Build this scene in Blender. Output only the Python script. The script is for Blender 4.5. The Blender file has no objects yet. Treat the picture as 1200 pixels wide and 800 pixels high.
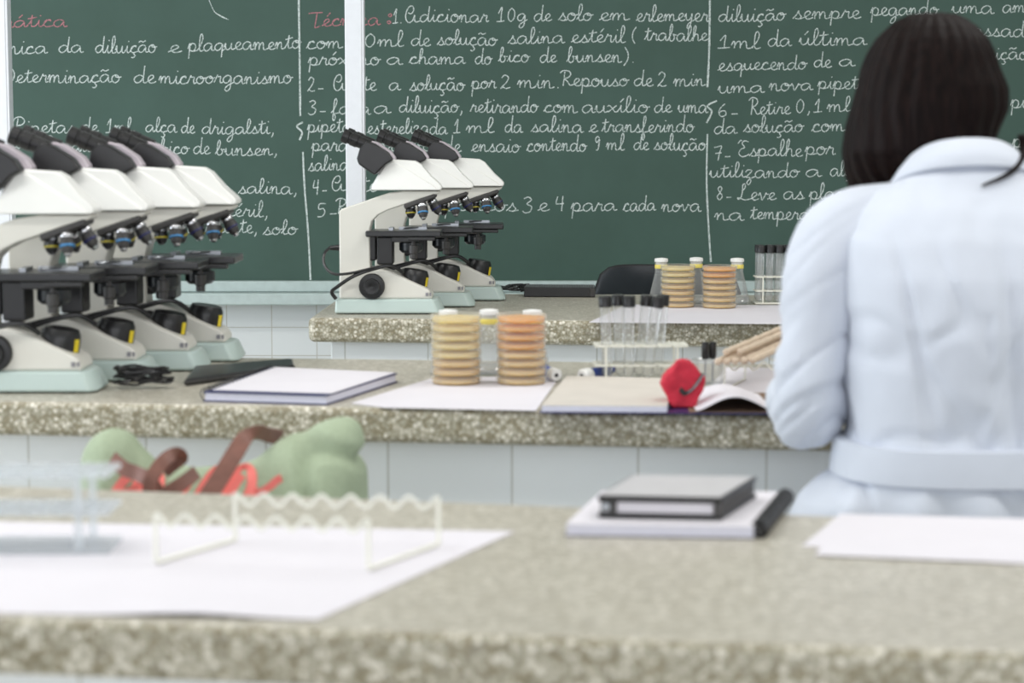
import bpy, bmesh, math, random
from mathutils import Vector, Matrix, noise
from mathutils.bvhtree import BVHTree

random.seed(7)
scene = bpy.context.scene
COL = scene.collection
PI = math.pi

# ------------------------------------------------------------------ camera
F = 2400.0                      # focal length in pixels of the 1200-wide frame
PITCH = math.atan(240.0 / F)
CAM = Vector((0.0, 0.0, 1.29))
cam_data = bpy.data.cameras.new('camera')
cam = bpy.data.objects.new('camera', cam_data)
COL.objects.link(cam)
cam.location = CAM
cam.rotation_euler = (PI / 2 - PITCH, 0, 0)
cam_data.sensor_width = 36.0
cam_data.lens = 36.0 * F / 1200.0
cam_data.clip_start = 0.05
cam_data.dof.use_dof = True
cam_data.dof.focus_distance = 5.35
cam_data.dof.aperture_fstop = 5.8
scene.camera = cam

# ------------------------------------------------------------------ light
scene.view_settings.view_transform = 'Standard'
scene.view_settings.look = 'None'
scene.view_settings.gamma = 1.0
scene.view_settings.use_curve_mapping = False
scene.view_settings.exposure = 0.0

world = bpy.data.worlds.new('daylight')
scene.world = world
world.use_nodes = True
bg = world.node_tree.nodes['Background']
bg.inputs[0].default_value = (0.80, 0.88, 1.0, 1)
bg.inputs[1].default_value = 0.7


def area(name, loc, rot, sx, sy, power, color):
    d = bpy.data.lights.new(name, 'AREA')
    d.shape = 'RECTANGLE'
    d.size, d.size_y = sx, sy
    d.energy = power
    d.color = color
    o = bpy.data.objects.new(name, d)
    COL.objects.link(o)
    o.location = loc
    o.rotation_euler = rot
    return o


LAMP_ROWS = (1.9, 3.5)
for ly in LAMP_ROWS:
    for lx in (-1.6, 1.6):
        area('tube_light', (lx, ly, 3.02), (0, 0, 0), 1.9, 0.3, 23, (1.0, 0.99, 0.965))
# daylight through the window band of the left wall
area('window_and_fill_light', (-4.3, 3.3, 1.5), (0, -PI / 2, 0), 0.9, 5.0, 110, (0.86, 0.93, 1.0))


# fill light added behind the camera to brighten surfaces facing it
area('window_and_fill_light', (0.3, -3.0, 1.55), (PI / 2, 0, 0), 6.5, 1.7, 85, (0.98, 0.985, 1.0))
scene.cycles.transparent_max_bounces = 48

# ------------------------------------------------------------------ projection helpers
def ray(u, v):
    r = Vector(((u - 600) / F, 1.0, (400 - v) / F))
    cp, sp = math.cos(PITCH), math.sin(PITCH)
    return Vector((r.x, r.y * cp + r.z * sp, -r.y * sp + r.z * cp))


def at(u, v, z=None, Y=None):
    d = ray(u, v)
    t = (z - CAM.z) / d.z if z is not None else (Y - CAM.y) / d.y
    return CAM + d * t


# ------------------------------------------------------------------ materials
def lin(h):
    if isinstance(h, str):
        h = h.lstrip('#')
        c = [int(h[i:i + 2], 16) / 255 for i in (0, 2, 4)]
    else:
        c = [x / 255 for x in h]
    return tuple(x / 12.92 if x <= .04045 else ((x + .055) / 1.055) ** 2.4 for x in c) + (1,)


MATS = {}


def mat(name, color, rough=0.5, metal=0.0, var=0.06, scale=40, bump=0.0, spec=0.5, coat=0.0, transmission=0, sheen=0):
    if name in MATS:
        return MATS[name]
    m = bpy.data.materials.new(name)
    m.use_nodes = True
    nt = m.node_tree
    b = nt.nodes['Principled BSDF']
    b.inputs['Roughness'].default_value = rough
    b.inputs['Metallic'].default_value = metal
    b.inputs['Specular IOR Level'].default_value = spec
    b.inputs['Coat Weight'].default_value = coat
    b.inputs['Sheen Weight'].default_value = sheen
    c = lin(color)
    tc = nt.nodes.new('ShaderNodeTexCoord')
    n = nt.nodes.new('ShaderNodeTexNoise')
    n.inputs['Scale'].default_value = scale
    n.inputs['Detail'].default_value = 4
    nt.links.new(tc.outputs['Object'], n.inputs['Vector'])
    r = nt.nodes.new('ShaderNodeValToRGB')
    r.color_ramp.elements[0].position = .3
    r.color_ramp.elements[1].position = .7
    r.color_ramp.elements[0].color = tuple(x * (1 - var) for x in c[:3]) + (1,)
    r.color_ramp.elements[1].color = tuple(min(1, x * (1 + var)) for x in c[:3]) + (1,)
    nt.links.new(n.outputs['Fac'], r.inputs['Fac'])
    nt.links.new(r.outputs['Color'], b.inputs['Base Color'])
    if bump:
        bp = nt.nodes.new('ShaderNodeBump')
        bp.inputs['Strength'].default_value = bump
        bp.inputs['Distance'].default_value = .002
        nt.links.new(n.outputs['Fac'], bp.inputs['Height'])
        nt.links.new(bp.outputs['Normal'], b.inputs['Normal'])
    MATS[name] = m
    return m


def mat_clear(name, tint, alpha_body, body, rough=0.08, gloss=1.0):
    """thin clear glass or plastic: see-through, a little milky, glossy at grazing angles"""
    if name in MATS:
        return MATS[name]
    m = bpy.data.materials.new(name)
    m.use_nodes = True
    nt = m.node_tree
    nt.nodes.clear()
    out = nt.nodes.new('ShaderNodeOutputMaterial')
    tr = nt.nodes.new('ShaderNodeBsdfTransparent')
    tr.inputs[0].default_value = lin(tint)
    df = nt.nodes.new('ShaderNodeBsdfDiffuse')
    tc = nt.nodes.new('ShaderNodeTexCoord')
    nz = nt.nodes.new('ShaderNodeTexNoise')
    nz.inputs['Scale'].default_value = 60
    nt.links.new(tc.outputs['Object'], nz.inputs['Vector'])
    rp = nt.nodes.new('ShaderNodeValToRGB')
    c = lin(body)
    rp.color_ramp.elements[0].color = tuple(x * .95 for x in c[:3]) + (1,)
    rp.color_ramp.elements[1].color = c
    nt.links.new(nz.outputs['Fac'], rp.inputs[0])
    nt.links.new(rp.outputs[0], df.inputs[0])
    tl = nt.nodes.new('ShaderNodeBsdfTranslucent')
    nt.links.new(rp.outputs[0], tl.inputs[0])
    mb_ = nt.nodes.new('ShaderNodeMixShader')
    nt.links.new(df.outputs[0], mb_.inputs[1])
    nt.links.new(tl.outputs[0], mb_.inputs[2])
    gl = nt.nodes.new('ShaderNodeBsdfGlossy')
    gl.inputs['Roughness'].default_value = rough
    m1 = nt.nodes.new('ShaderNodeMixShader')
    m1.inputs[0].default_value = alpha_body
    nt.links.new(tr.outputs[0], m1.inputs[1])
    nt.links.new(mb_.outputs[0], m1.inputs[2])
    lw = nt.nodes.new('ShaderNodeLayerWeight')
    lw.inputs[0].default_value = .35
    mm = nt.nodes.new('ShaderNodeMath')
    mm.operation = 'MULTIPLY'
    mm.inputs[1].default_value = gloss * .6
    nt.links.new(lw.outputs['Fresnel'], mm.inputs[0])
    m2 = nt.nodes.new('ShaderNodeMixShader')
    nt.links.new(mm.outputs[0], m2.inputs[0])
    nt.links.new(m1.outputs[0], m2.inputs[1])
    nt.links.new(gl.outputs[0], m2.inputs[2])
    nt.links.new(m2.outputs[0], out.inputs[0])
    MATS[name] = m
    return m


def mat_terrazzo(name, amount):
    m = bpy.data.materials.new(name)
    m.use_nodes = True
    nt = m.node_tree
    b = nt.nodes['Principled BSDF']
    b.inputs['Roughness'].default_value = .38
    tc = nt.nodes.new('ShaderNodeTexCoord')
    v = nt.nodes.new('ShaderNodeTexVoronoi')
    v.inputs['Scale'].default_value = 165
    nt.links.new(tc.outputs['Object'], v.inputs['Vector'])
    sep = nt.nodes.new('ShaderNodeSeparateColor')
    nt.links.new(v.outputs['Color'], sep.inputs[0])
    r = nt.nodes.new('ShaderNodeValToRGB')
    r.color_ramp.interpolation = 'CONSTANT'
    els = r.color_ramp.elements
    els[0].position, els[0].color = 0, lin('#a39a82')
    els[1].position, els[1].color = .22, lin('#b5af9c')
    for p, c in ((.45, '#c6c0af'), (.62, '#d6d0c0'), (.80, '#ebe5d7'), (.93, '#a7a08e')):
        e = els.new(p)
        e.color = lin(c)
    nt.links.new(sep.outputs[0], r.inputs[0])
    d = nt.nodes.new('ShaderNodeValToRGB')
    d.color_ramp.elements[0].position, d.color_ramp.elements[0].color = .35, (1, 1, 1, 1)
    d.color_ramp.elements[1].position, d.color_ramp.elements[1].color = .62, (.60, .58, .50, 1)
    nt.links.new(v.outputs['Distance'], d.inputs[0])
    mx = nt.nodes.new('ShaderNodeMix')
    mx.data_type = 'RGBA'
    mx.blend_type = 'MULTIPLY'
    mx.inputs[0].default_value = .8
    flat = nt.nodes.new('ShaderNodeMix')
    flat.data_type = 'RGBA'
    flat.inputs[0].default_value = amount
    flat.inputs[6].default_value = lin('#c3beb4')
    nt.links.new(r.outputs[0], mx.inputs[6])
    nt.links.new(d.outputs[0], mx.inputs[7])
    n = nt.nodes.new('ShaderNodeTexNoise')
    n.inputs['Scale'].default_value = 6
    n.inputs['Detail'].default_value = 5
    nt.links.new(tc.outputs['Object'], n.inputs['Vector'])
    r2 = nt.nodes.new('ShaderNodeValToRGB')
    r2.color_ramp.elements[0].color = (.86, .86, .86, 1)
    r2.color_ramp.elements[1].color = (1.0, 1.0, 1.0, 1)
    nt.links.new(n.outputs['Fac'], r2.inputs[0])
    m3 = nt.nodes.new('ShaderNodeMix')
    m3.data_type = 'RGBA'
    m3.blend_type = 'MULTIPLY'
    m3.inputs[0].default_value = 1
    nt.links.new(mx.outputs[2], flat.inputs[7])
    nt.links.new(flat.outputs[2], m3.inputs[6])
    nt.links.new(r2.outputs[0], m3.inputs[7])
    nt.links.new(m3.outputs[2], b.inputs['Base Color'])
    return m


def mat_tiles(name, w, h, color, grout, offset=(0, 0, 0)):
    """square glazed tiles with grout lines on vertical faces (object X and Z)"""
    m = bpy.data.materials.new(name)
    m.use_nodes = True
    nt = m.node_tree
    b = nt.nodes['Principled BSDF']
    b.inputs['Roughness'].default_value = .25
    tc = nt.nodes.new('ShaderNodeTexCoord')
    mp = nt.nodes.new('ShaderNodeMapping')
    mp.inputs['Rotation'].default_value = (PI / 2, 0, 0)
    mp.inputs['Location'].default_value = offset
    gp = nt.nodes.new('ShaderNodeNewGeometry')
    nt.links.new(gp.outputs['Position'], mp.inputs[0])
    br = nt.nodes.new('ShaderNodeTexBrick')
    br.offset = 0
    br.inputs['Color1'].default_value = lin(color)
    c2 = lin(color)
    br.inputs['Color2'].default_value = tuple(x * .96 for x in c2[:3]) + (1,)
    br.inputs['Mortar'].default_value = lin(grout)
    br.inputs['Scale'].default_value = 1
    br.inputs['Mortar Size'].default_value = .0018
    br.inputs['Mortar Smooth'].default_value = .2
    br.inputs['Brick Width'].default_value = w
    br.inputs['Row Height'].default_value = h
    nt.links.new(mp.outputs[0], br.inputs[0])
    nt.links.new(br.outputs['Color'], b.inputs['Base Color'])
    return m


def mat_board():
    m = bpy.data.materials.new('chalkboard_green')
    m.use_nodes = True
    nt = m.node_tree
    b = nt.nodes['Principled BSDF']
    b.inputs['Roughness'].default_value = .55
    b.inputs['Specular IOR Level'].default_value = .35
    tc = nt.nodes.new('ShaderNodeTexCoord')
    n = nt.nodes.new('ShaderNodeTexNoise')
    n.inputs['Scale'].default_value = 2.2
    n.inputs['Detail'].default_value = 6
    n.inputs['Roughness'].default_value = .65
    nt.links.new(tc.outputs['Object'], n.inputs['Vector'])
    r = nt.nodes.new('ShaderNodeValToRGB')
    r.color_ramp.elements[0].position = .3
    r.color_ramp.elements[1].position = .75
    r.color_ramp.elements[0].color = lin('#41594f')
    r.color_ramp.elements[1].color = lin('#4b655c')
    nt.links.new(n.outputs['Fac'], r.inputs[0])
    nt.links.new(r.outputs[0], b.inputs['Base Color'])
    return m


def mat_chalk(name, color, dark):
    m = bpy.data.materials.new(name)
    m.use_nodes = True
    nt = m.node_tree
    b = nt.nodes['Principled BSDF']
    b.inputs['Roughness'].default_value = 1
    b.inputs['Specular IOR Level'].default_value = 0
    tc = nt.nodes.new('ShaderNodeTexCoord')
    n = nt.nodes.new('ShaderNodeTexNoise')
    n.inputs['Scale'].default_value = 260
    n.inputs['Detail'].default_value = 2
    nt.links.new(tc.outputs['Object'], n.inputs['Vector'])
    r = nt.nodes.new('ShaderNodeValToRGB')
    r.color_ramp.elements[0].position = .3
    r.color_ramp.elements[1].position = .55
    r.color_ramp.elements[0].color = lin(dark)
    r.color_ramp.elements[1].color = lin(color)
    nt.links.new(n.outputs['Fac'], r.inputs[0])
    nt.links.new(r.outputs[0], b.inputs['Base Color'])
    return m


M_TERR = mat_terrazzo('terrazzo', 1.0)
M_TERR_TOP = mat_terrazzo('pale_terrazzo', .5)  # speckle blended towards an even pale grey, for upward faces
M_TILE = mat_tiles('white_tile', .183, .3, '#f3f6f7', '#cfd0cc')
M_WTILE = mat_tiles('wall_tile', .146, .092, '#e9ecec', '#c8c6be', (.05, .03, 0))
M_BOARD = mat_board()
M_CHALK = mat_chalk('white_chalk', '#dfe7e4', '#8da29b')
M_PINK = mat_chalk('pink_chalk', '#c88a90', '#7d686a')
M_AQUA = mat('aqua_paint', '#c1cfcc', .4)
M_WALL = mat('wall_paint', '#d9dcd8', .8)
M_CEIL = mat('ceiling_paint', '#e6e6e2', .9)
M_FLOOR = mat('floor_vinyl', '#bdbbb3', .5, scale=9, var=.12)
M_POST = mat('white_post_paint', '#e9ebf0', .4, var=.02)
M_SCOPE = mat('ivory_plastic', '#dedbd2', .38, var=.02, scale=15)
M_SCOPE_HEAD = mat('white_plastic', '#efeeea', .35, var=.015, scale=15)
M_SBASE = mat('aqua_plastic', '#c0d0cb', .35, var=.03, scale=15)
M_BLACK = mat('black_plastic', '#1e1d1e', .32, var=.15)
M_BLACKG = mat('black_gloss', '#22262a', .28, var=.1)
M_DARK = mat('dark_enamel', '#3a3837', .45, var=.08)
M_STAGE = mat('stage_black', '#222224', .3, var=.1)
M_LILAC = mat('lilac_plastic', '#bdb3ba', .35, var=.03)
M_CHROME = mat('chrome', '#c9c9cc', .18, metal=1, var=.03)
M_YELLOW = mat('yellow_sticker', '#e8cf2c', .5, var=.03)
M_BLUE = mat('blue_ring', '#3f86bd', .4)
M_RED = mat('red_ring', '#b5474a', .4)
M_GREENY = mat('yellow_ring', '#c4b53c', .4)
M_PAPER = mat('paper', '#dedae0', .85, var=.015, scale=12)
M_PAPER2 = mat('cream_paper', '#cfc8bf', .85, var=.04, scale=20)
M_PAGES = mat('page_edges', '#dfdeec', .8, var=.04, scale=300)
M_NAVY = mat('navy_cover', '#23265a', .4)
M_GREYC = mat('grey_cover', '#8f8d92', .5)
M_LEATHER = mat('brown_leather', '#7d5347', .45, var=.18, scale=60, bump=.2)
M_CANVAS = mat('green_canvas', '#a1ae93', .85, var=.06, scale=150, bump=.15)
M_CORAL = mat('coral_paint', '#f58078', .7, var=.04)
M_COAT = mat('white_cotton', '#d0d5e0', .9, var=.015, scale=30, sheen=.2)
M_SKIN = mat('skin', '#c99272', .55, var=.05, scale=60)
M_HAIR = None


def mat_agar(name, color):
    m = mat(name, color, .35, var=.05, scale=30)
    nt = m.node_tree
    b = nt.nodes['Principled BSDF']
    tl = nt.nodes.new('ShaderNodeBsdfTranslucent')
    tl.inputs[0].default_value = lin(color)
    mx = nt.nodes.new('ShaderNodeMixShader')
    mx.inputs[0].default_value = .5
    out = nt.nodes['Material Output']
    nt.links.new(b.outputs[0], mx.inputs[1])
    nt.links.new(tl.outputs[0], mx.inputs[2])
    nt.links.new(mx.outputs[0], out.inputs[0])
    return m


M_AGAR = mat_agar('cream_agar', '#ffedae')
M_AGAR2 = mat_agar('orange_agar', '#ffc75a')
M_AGAR3 = mat_agar('tan_agar', '#fde09a')
M_DISH = mat_clear('clear_dish_plastic', '#ffffff', .05, '#fffdf4', .1, .25)
M_LID = mat_clear('hazy_lid_plastic', '#ffffff', .17, '#fffdf4', .1, .25)
M_GLASS = mat_clear('clear_glass', '#fefefe', .20, '#fbfdff', .05, .85)
M_ACRYL = mat_clear('clear_acrylic', '#fbfdfe', .38, '#f6f8fa', .15, .7)
M_WPLAS = mat('ivory_rack_plastic', '#efeee2', .45, var=.02)
M_WHITEC = mat('white_cotton_plug', '#f2f1ee', .7, var=.03)
M_TAPE = mat('yellow_tape', '#f0dd72', .6, var=.04)
M_REDC = mat('red_cloth', '#c6273d', .75, var=.15, scale=70, bump=.2)
M_KRAFT = mat('kraft_paper', '#d0bda8', .8, var=.08, scale=60)
M_BROWNP = mat('shaded_brown_fill', '#7a624e', .8, var=.08)
M_BLUEP = mat('blue_plastic', '#2b4596', .4)
M_WOOD = mat('stool_wood', '#9a7350', .5, var=.15, scale=25)
M_STEEL = mat('steel', '#9c9fa3', .3, metal=1, var=.04)
M_EYE = mat('eye_white', '#efece8', .3)
M_LIP = mat('lip', '#a8584f', .5)
M_JEANS = mat('dark_jeans', '#2f3a52', .8, var=.1)
M_SHOE = mat('shoe_black', '#26242a', .5)


def mat_hair():
    m = bpy.data.materials.new('dark_hair')
    m.use_nodes = True
    nt = m.node_tree
    b = nt.nodes['Principled BSDF']
    b.inputs['Roughness'].default_value = .55
    b.inputs['Specular IOR Level'].default_value = .08
    tc = nt.nodes.new('ShaderNodeTexCoord')
    mp = nt.nodes.new('ShaderNodeMapping')
    mp.inputs['Scale'].default_value = (220, 220, 7)
    nt.links.new(tc.outputs['Object'], mp.inputs[0])
    n = nt.nodes.new('ShaderNodeTexNoise')
    n.inputs['Scale'].default_value = 1
    n.inputs['Detail'].default_value = 3
    nt.links.new(mp.outputs[0], n.inputs['Vector'])
    r = nt.nodes.new('ShaderNodeValToRGB')
    r.color_ramp.elements[0].position = .35
    r.color_ramp.elements[1].position = .75
    r.color_ramp.elements[0].color = lin('#0d0707')
    r.color_ramp.elements[1].color = lin('#1f1412')
    nt.links.new(n.outputs['Fac'], r.inputs[0])
    nt.links.new(r.outputs[0], b.inputs['Base Color'])
    bp = nt.nodes.new('ShaderNodeBump')
    bp.inputs['Strength'].default_value = .35
    bp.inputs['Distance'].default_value = .003
    nt.links.new(n.outputs['Fac'], bp.inputs['Height'])
    nt.links.new(bp.outputs['Normal'], b.inputs['Normal'])
    return m


M_HAIR = mat_hair()


# ------------------------------------------------------------------ mesh builder
def frame(axis):
    a = Vector(axis).normalized()
    h = Vector((0, 0, 1)) if abs(a.z) < .9 else Vector((1, 0, 0))
    x = h.cross(a).normalized()
    return x, a.cross(x).normalized(), a


def crom(pts, n=6, closed=False):
    """smooth curve through points (Vectors of any size given as tuples)"""
    P = [Vector(p) for p in pts]
    if len(P) < 3:
        return P
    out = []
    k = len(P)
    for i in range(k if closed else k - 1):
        if closed:
            p0, p1, p2, p3 = P[i - 1], P[i], P[(i + 1) % k], P[(i + 2) % k]
        else:
            p0, p1, p2, p3 = P[max(i - 1, 0)], P[i], P[i + 1], P[min(i + 2, k - 1)]
        for j in range(n):
            t = j / n
            out.append(.5 * (2 * p1 + (p2 - p0) * t + (2 * p0 - 5 * p1 + 4 * p2 - p3) * t * t + (3 * p1 - p0 - 3 * p2 + p3) * t ** 3))
    if not closed:
        out.append(P[-1])
    return out


class MB:
    def __init__(self):
        self.v, self.f = [], []

    def add(self, vs, fs):
        o = len(self.v)
        self.v += [Vector(p) for p in vs]
        self.f += [tuple(i + o for i in f) for f in fs]

    def box(self, c, s, rot=None):
        c = Vector(c)
        vs = [Vector((x * s[0] / 2, y * s[1] / 2, z * s[2] / 2)) for x in (-1, 1) for y in (-1, 1) for z in (-1, 1)]
        if rot is not None:
            vs = [rot @ p for p in vs]
        self.add([c + p for p in vs], [(0, 1, 3, 2), (4, 6, 7, 5), (0, 4, 5, 1), (2, 3, 7, 6), (0, 2, 6, 4), (1, 5, 7, 3)])
        return self

    def lathe(self, prof, origin=(0, 0, 0), axis=(0, 0, 1), n=24, closed=False):
        x, y, a = frame(axis)
        o = Vector(origin)
        vs, fs = [], []
        for r, h in prof:
            for k in range(n):
                t = 2 * PI * k / n
                vs.append(o + a * h + (x * math.cos(t) + y * math.sin(t)) * r)
        m = len(prof)
        for i in range(m - 1 if not closed else m):
            for k in range(n):
                i2 = (i + 1) % m
                fs.append((i * n + k, i * n + (k + 1) % n, i2 * n + (k + 1) % n, i2 * n + k))
        if not closed:
            fs.append(tuple(reversed(range(n))))
            fs.append(tuple(range((m - 1) * n, m * n)))
        self.add(vs, fs)
        return self

    def cyl(self, a, b, r, r2=None, n=20):
        a, b = Vector(a), Vector(b)
        L = (b - a).length
        return self.lathe([(r, 0), (r if r2 is None else r2, L)], a, b - a, n)

    def tube(self, pts, r, n=8, closed=False, squash=None):
        P = [Vector(p) for p in pts]
        k = len(P)
        T = []
        for i in range(k):
            if closed:
                t = P[(i + 1) % k] - P[i - 1]
            else:
                t = P[min(i + 1, k - 1)] - P[max(i - 1, 0)]
            T.append(t.normalized() if t.length > 1e-9 else Vector((0, 0, 1)))
        x = frame(T[0])[0]
        vs, fs = [], []
        for i in range(k):
            x = (x - T[i] * x.dot(T[i]))
            x = x.normalized() if x.length > 1e-6 else frame(T[i])[0]
            y = T[i].cross(x)
            ri = r[i] if isinstance(r, (list, tuple)) else r
            for j in range(n):
                a = 2 * PI * j / n
                vs.append(P[i] + (x * math.cos(a) + y * math.sin(a)) * ri)
        for i in range(k if closed else k - 1):
            for j in range(n):
                i2 = (i + 1) % k
                fs.append((i * n + j, i * n + (j + 1) % n, i2 * n + (j + 1) % n, i2 * n + j))
        if not closed:
            fs.append(tuple(reversed(range(n))))
            fs.append(tuple(range((k - 1) * n, k * n)))
        self.add(vs, fs)
        return self

    def prism(self, poly, t, top_t=None, zlo=None, zhi=None, y0=0.0):
        """polygon in X,Z given thickness t along Y; thickness may change from zlo to zhi"""
        k = len(poly)
        vs = []
        for s in (-1, 1):
            for x, z in poly:
                th = t
                if top_t is not None:
                    q = min(1, max(0, (z - zlo) / (zhi - zlo)))
                    th = t + (top_t - t) * q
                vs.append((x, y0 + s * th / 2, z))
        fs = [tuple(range(k)), tuple(reversed(range(k, 2 * k)))]
        for i in range(k):
            j = (i + 1) % k
            fs.append((i, i + k, j + k, j))
        self.add(vs, fs)
        return self

    def slab(self, pts, z0, z1):
        """ground polygon pts extruded from z0 to z1"""
        k = len(pts)
        vs = [(p[0], p[1], z0) for p in pts] + [(p[0], p[1], z1) for p in pts]
        fs = [tuple(reversed(range(k))), tuple(range(k, 2 * k))]
        for i in range(k):
            j = (i + 1) % k
            fs.append((i, j, j + k, i + k))
        self.add(vs, fs)
        return self

    def loft(self, rings, caps=True):
        n = len(rings[0])
        vs = [p for r in rings for p in r]
        fs = []
        for i in range(len(rings) - 1):
            for k in range(n):
                fs.append((i * n + k, i * n + (k + 1) % n, (i + 1) * n + (k + 1) % n, (i + 1) * n + k))
        if caps:
            fs.append(tuple(reversed(range(n))))
            fs.append(tuple(range((len(rings) - 1) * n, len(rings) * n)))
        self.add(vs, fs)
        return self

    def band(self, pts, wid, thick):
        """strap: centre line pts, width vectors wid (one per point), thickness"""
        k = len(pts)
        vs, fs = [], []
        for i in range(k):
            p = Vector(pts[i])
            t = (Vector(pts[min(i + 1, k - 1)]) - Vector(pts[max(i - 1, 0)])).normalized()
            w = Vector(wid[i])
            nn = t.cross(w)
            nn = nn.normalized() * thick / 2 if nn.length > 1e-9 else Vector((0, thick / 2, 0))
            vs += [p - w / 2 - nn, p + w / 2 - nn, p + w / 2 + nn, p - w / 2 + nn]
        for i in range(k - 1):
            for j in range(4):
                fs.append((i * 4 + j, i * 4 + (j + 1) % 4, i * 4 + 4 + (j + 1) % 4, i * 4 + 4 + j))
        fs.append((3, 2, 1, 0))
        fs.append(tuple((k - 1) * 4 + j for j in range(4)))
        self.add(vs, fs)
        return self

    def plate_holes(self, x0, x1, y0, y1, z0, z1, nx, ny, r):
        """rectangular plate pierced by a grid of round holes"""
        N = 16
        dx, dy = (x1 - x0) / nx, (y1 - y0) / ny
        for i in range(nx):
            for j in range(ny):
                cx, cy = x0 + dx * (i + .5), y0 + dy * (j + .5)
                vs = []
                for z in (z0, z1):
                    for k in range(N):
                        a = 2 * PI * k / N + PI / N
                        ca, sa = math.cos(a), math.sin(a)
                        vs.append((cx + r * ca, cy + r * sa, z))
                    for k in range(N):
                        a = 2 * PI * k / N + PI / N
                        ca, sa = math.cos(a), math.sin(a)
                        q = 1 / max(abs(ca), abs(sa))
                        if k % 4 == 1 or k % 4 == 2:
                            pass
                        vs.append((cx + dx / 2 * max(-1, min(1, ca * q)), cy + dy / 2 * max(-1, min(1, sa * q)), z))
                fs = []
                for k in range(N):
                    k2 = (k + 1) % N
                    fs.append((N + k, N + k2, k2, k))
                    fs.append((2 * N + k, 2 * N + k2, 3 * N + k2, 3 * N + k))
                    fs.append((k, k2, 2 * N + k2, 2 * N + k))
                    fs.append((N + k2, N + k, 3 * N + k, 3 * N + k2))
                self.add(vs, fs)
                # the four corners cut off by the ring
        return self


def new_mesh(name, mb, m, smooth=40, merge=0.0):
    me = bpy.data.meshes.new(name)
    me.from_pydata([tuple(p) for p in mb.v], [], mb.f)
    bm = bmesh.new()
    bm.from_mesh(me)
    if merge:
        bmesh.ops.remove_doubles(bm, verts=bm.verts, dist=merge)
    bmesh.ops.recalc_face_normals(bm, faces=bm.faces)
    bm.to_mesh(me)
    bm.free()
    me.materials.append(m)
    if smooth:
        me.shade_smooth()
        me.set_sharp_from_angle(angle=math.radians(smooth))
    return me


def obj(name, mb, m, parent=None, bevel=0.0, seg=2, smooth=40, loc=None, merge=0.0, kind=None):
    me = new_mesh(name, mb, m, smooth, merge)
    o = bpy.data.objects.new(name, me)
    COL.objects.link(o)
    if parent is not None:
        o.parent = parent
    if loc is not None:
        o.location = loc
    if bevel:
        b = o.modifiers.new('bevel', 'BEVEL')
        b.width = bevel
        b.segments = seg
        b.limit_method = 'ANGLE'
        b.angle_limit = math.radians(35)
        b.harden_normals = True
    if kind:
        o['kind'] = kind
    return o


def tag(o, label=None, cat=None, group=None, kind=None):
    if label:
        o['label'] = label
    if cat:
        o['category'] = cat
    if group:
        o['group'] = group
    if kind:
        o['kind'] = kind
    return o


def thing(name, label, cat, loc=(0, 0, 0), rz=0.0, group=None):
    o = bpy.data.objects.new(name, None)
    o.empty_display_size = .05
    COL.objects.link(o)
    o.location = loc
    o.rotation_euler = (0, 0, rz)
    return tag(o, label, cat, group)


def copy_tree(o, parent=None):
    c = o.copy()
    COL.objects.link(c)
    if parent is not None:
        c.parent = parent
    for ch in [k for k in bpy.data.objects if k.parent is o]:
        copy_tree(ch, c)
    return c


def modded(name, mb, m, mods, parent=None, loc=None, fold=None, smooth=180):
    """mesh through modifiers (remesh, smooth ...) baked to a plain mesh"""
    me = new_mesh(name, mb, m, 0)
    o = bpy.data.objects.new(name, me)
    COL.objects.link(o)
    for t, kw in mods:
        x = o.modifiers.new(t, t)
        for k, v in kw.items():
            setattr(x, k, v)
    dg = bpy.context.evaluated_depsgraph_get()
    dg.update()
    me2 = bpy.data.meshes.new_from_object(o.evaluated_get(dg))
    o.modifiers.clear()
    o.data = me2
    bpy.data.meshes.remove(me)
    me2.name = name
    if fold:
        nrm = [v.normal.copy() for v in me2.vertices]
        for v, n_ in zip(me2.vertices, nrm):
            v.co += fold(v.co.copy(), n_)
    if not me2.materials:
        me2.materials.append(m)
    me2.shade_smooth()
    if parent is not None:
        o.parent = parent
    if loc is not None:
        o.location = loc
    return o


BZ = 0.90            # height of all bench tops

# ------------------------------------------------------------------ room
YB = 6.62            # face of the back wall
obj('floor', MB().box((0, 1.75, -.05), (9.0, 10.1, .1)), M_FLOOR, kind='structure')
obj('ceiling', MB().box((0, 1.75, 3.2), (9.0, 10.1, .1)), M_CEIL, kind='structure')
wb = MB().box((0, YB + .05, 1.575), (9.0, .1, 3.15))
obj('wall_back', wb, M_WTILE, kind='structure')
wl = MB()
wl.box((-4.45, 1.75, .55), (.1, 10.1, 1.1))
wl.box((-4.45, 1.75, 2.775), (.1, 10.1, .75))
wl.box((-4.45, -1.7, 1.75), (.1, 3.2, 1.3))
wl.box((-4.45, 5.85, 1.75), (.1, 1.9, 1.3))
obj('wall_left', wl, M_WALL, kind='structure')
obj('wall_right', MB().box((4.45, 1.75, 1.575), (.1, 10.1, 3.15)), M_WALL, kind='structure')
wf = MB()
for y in (-.1, 1.6, 3.3, 4.9):
    wf.box((-4.44, y, 1.75), (.06, .05, 1.3))
wf.box((-4.44, 2.4, 1.1), (.06, 5.0, .05)).box((-4.44, 2.4, 2.4), (.06, 5.0, .05))
obj('window_1', wf, M_POST, kind='structure')

# ceiling lamps: housing over each tube light
for ly in LAMP_ROWS:
    for lx in (-1.6, 1.6):
        o = obj('ceiling_light', MB().box((0, 0, 0), (2.0, .36, .08)), M_POST, loc=(lx, ly, 3.10))
        tag(o, 'long white ceiling light fitting above the laboratory benches', 'light', 'ceiling lights')

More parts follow.
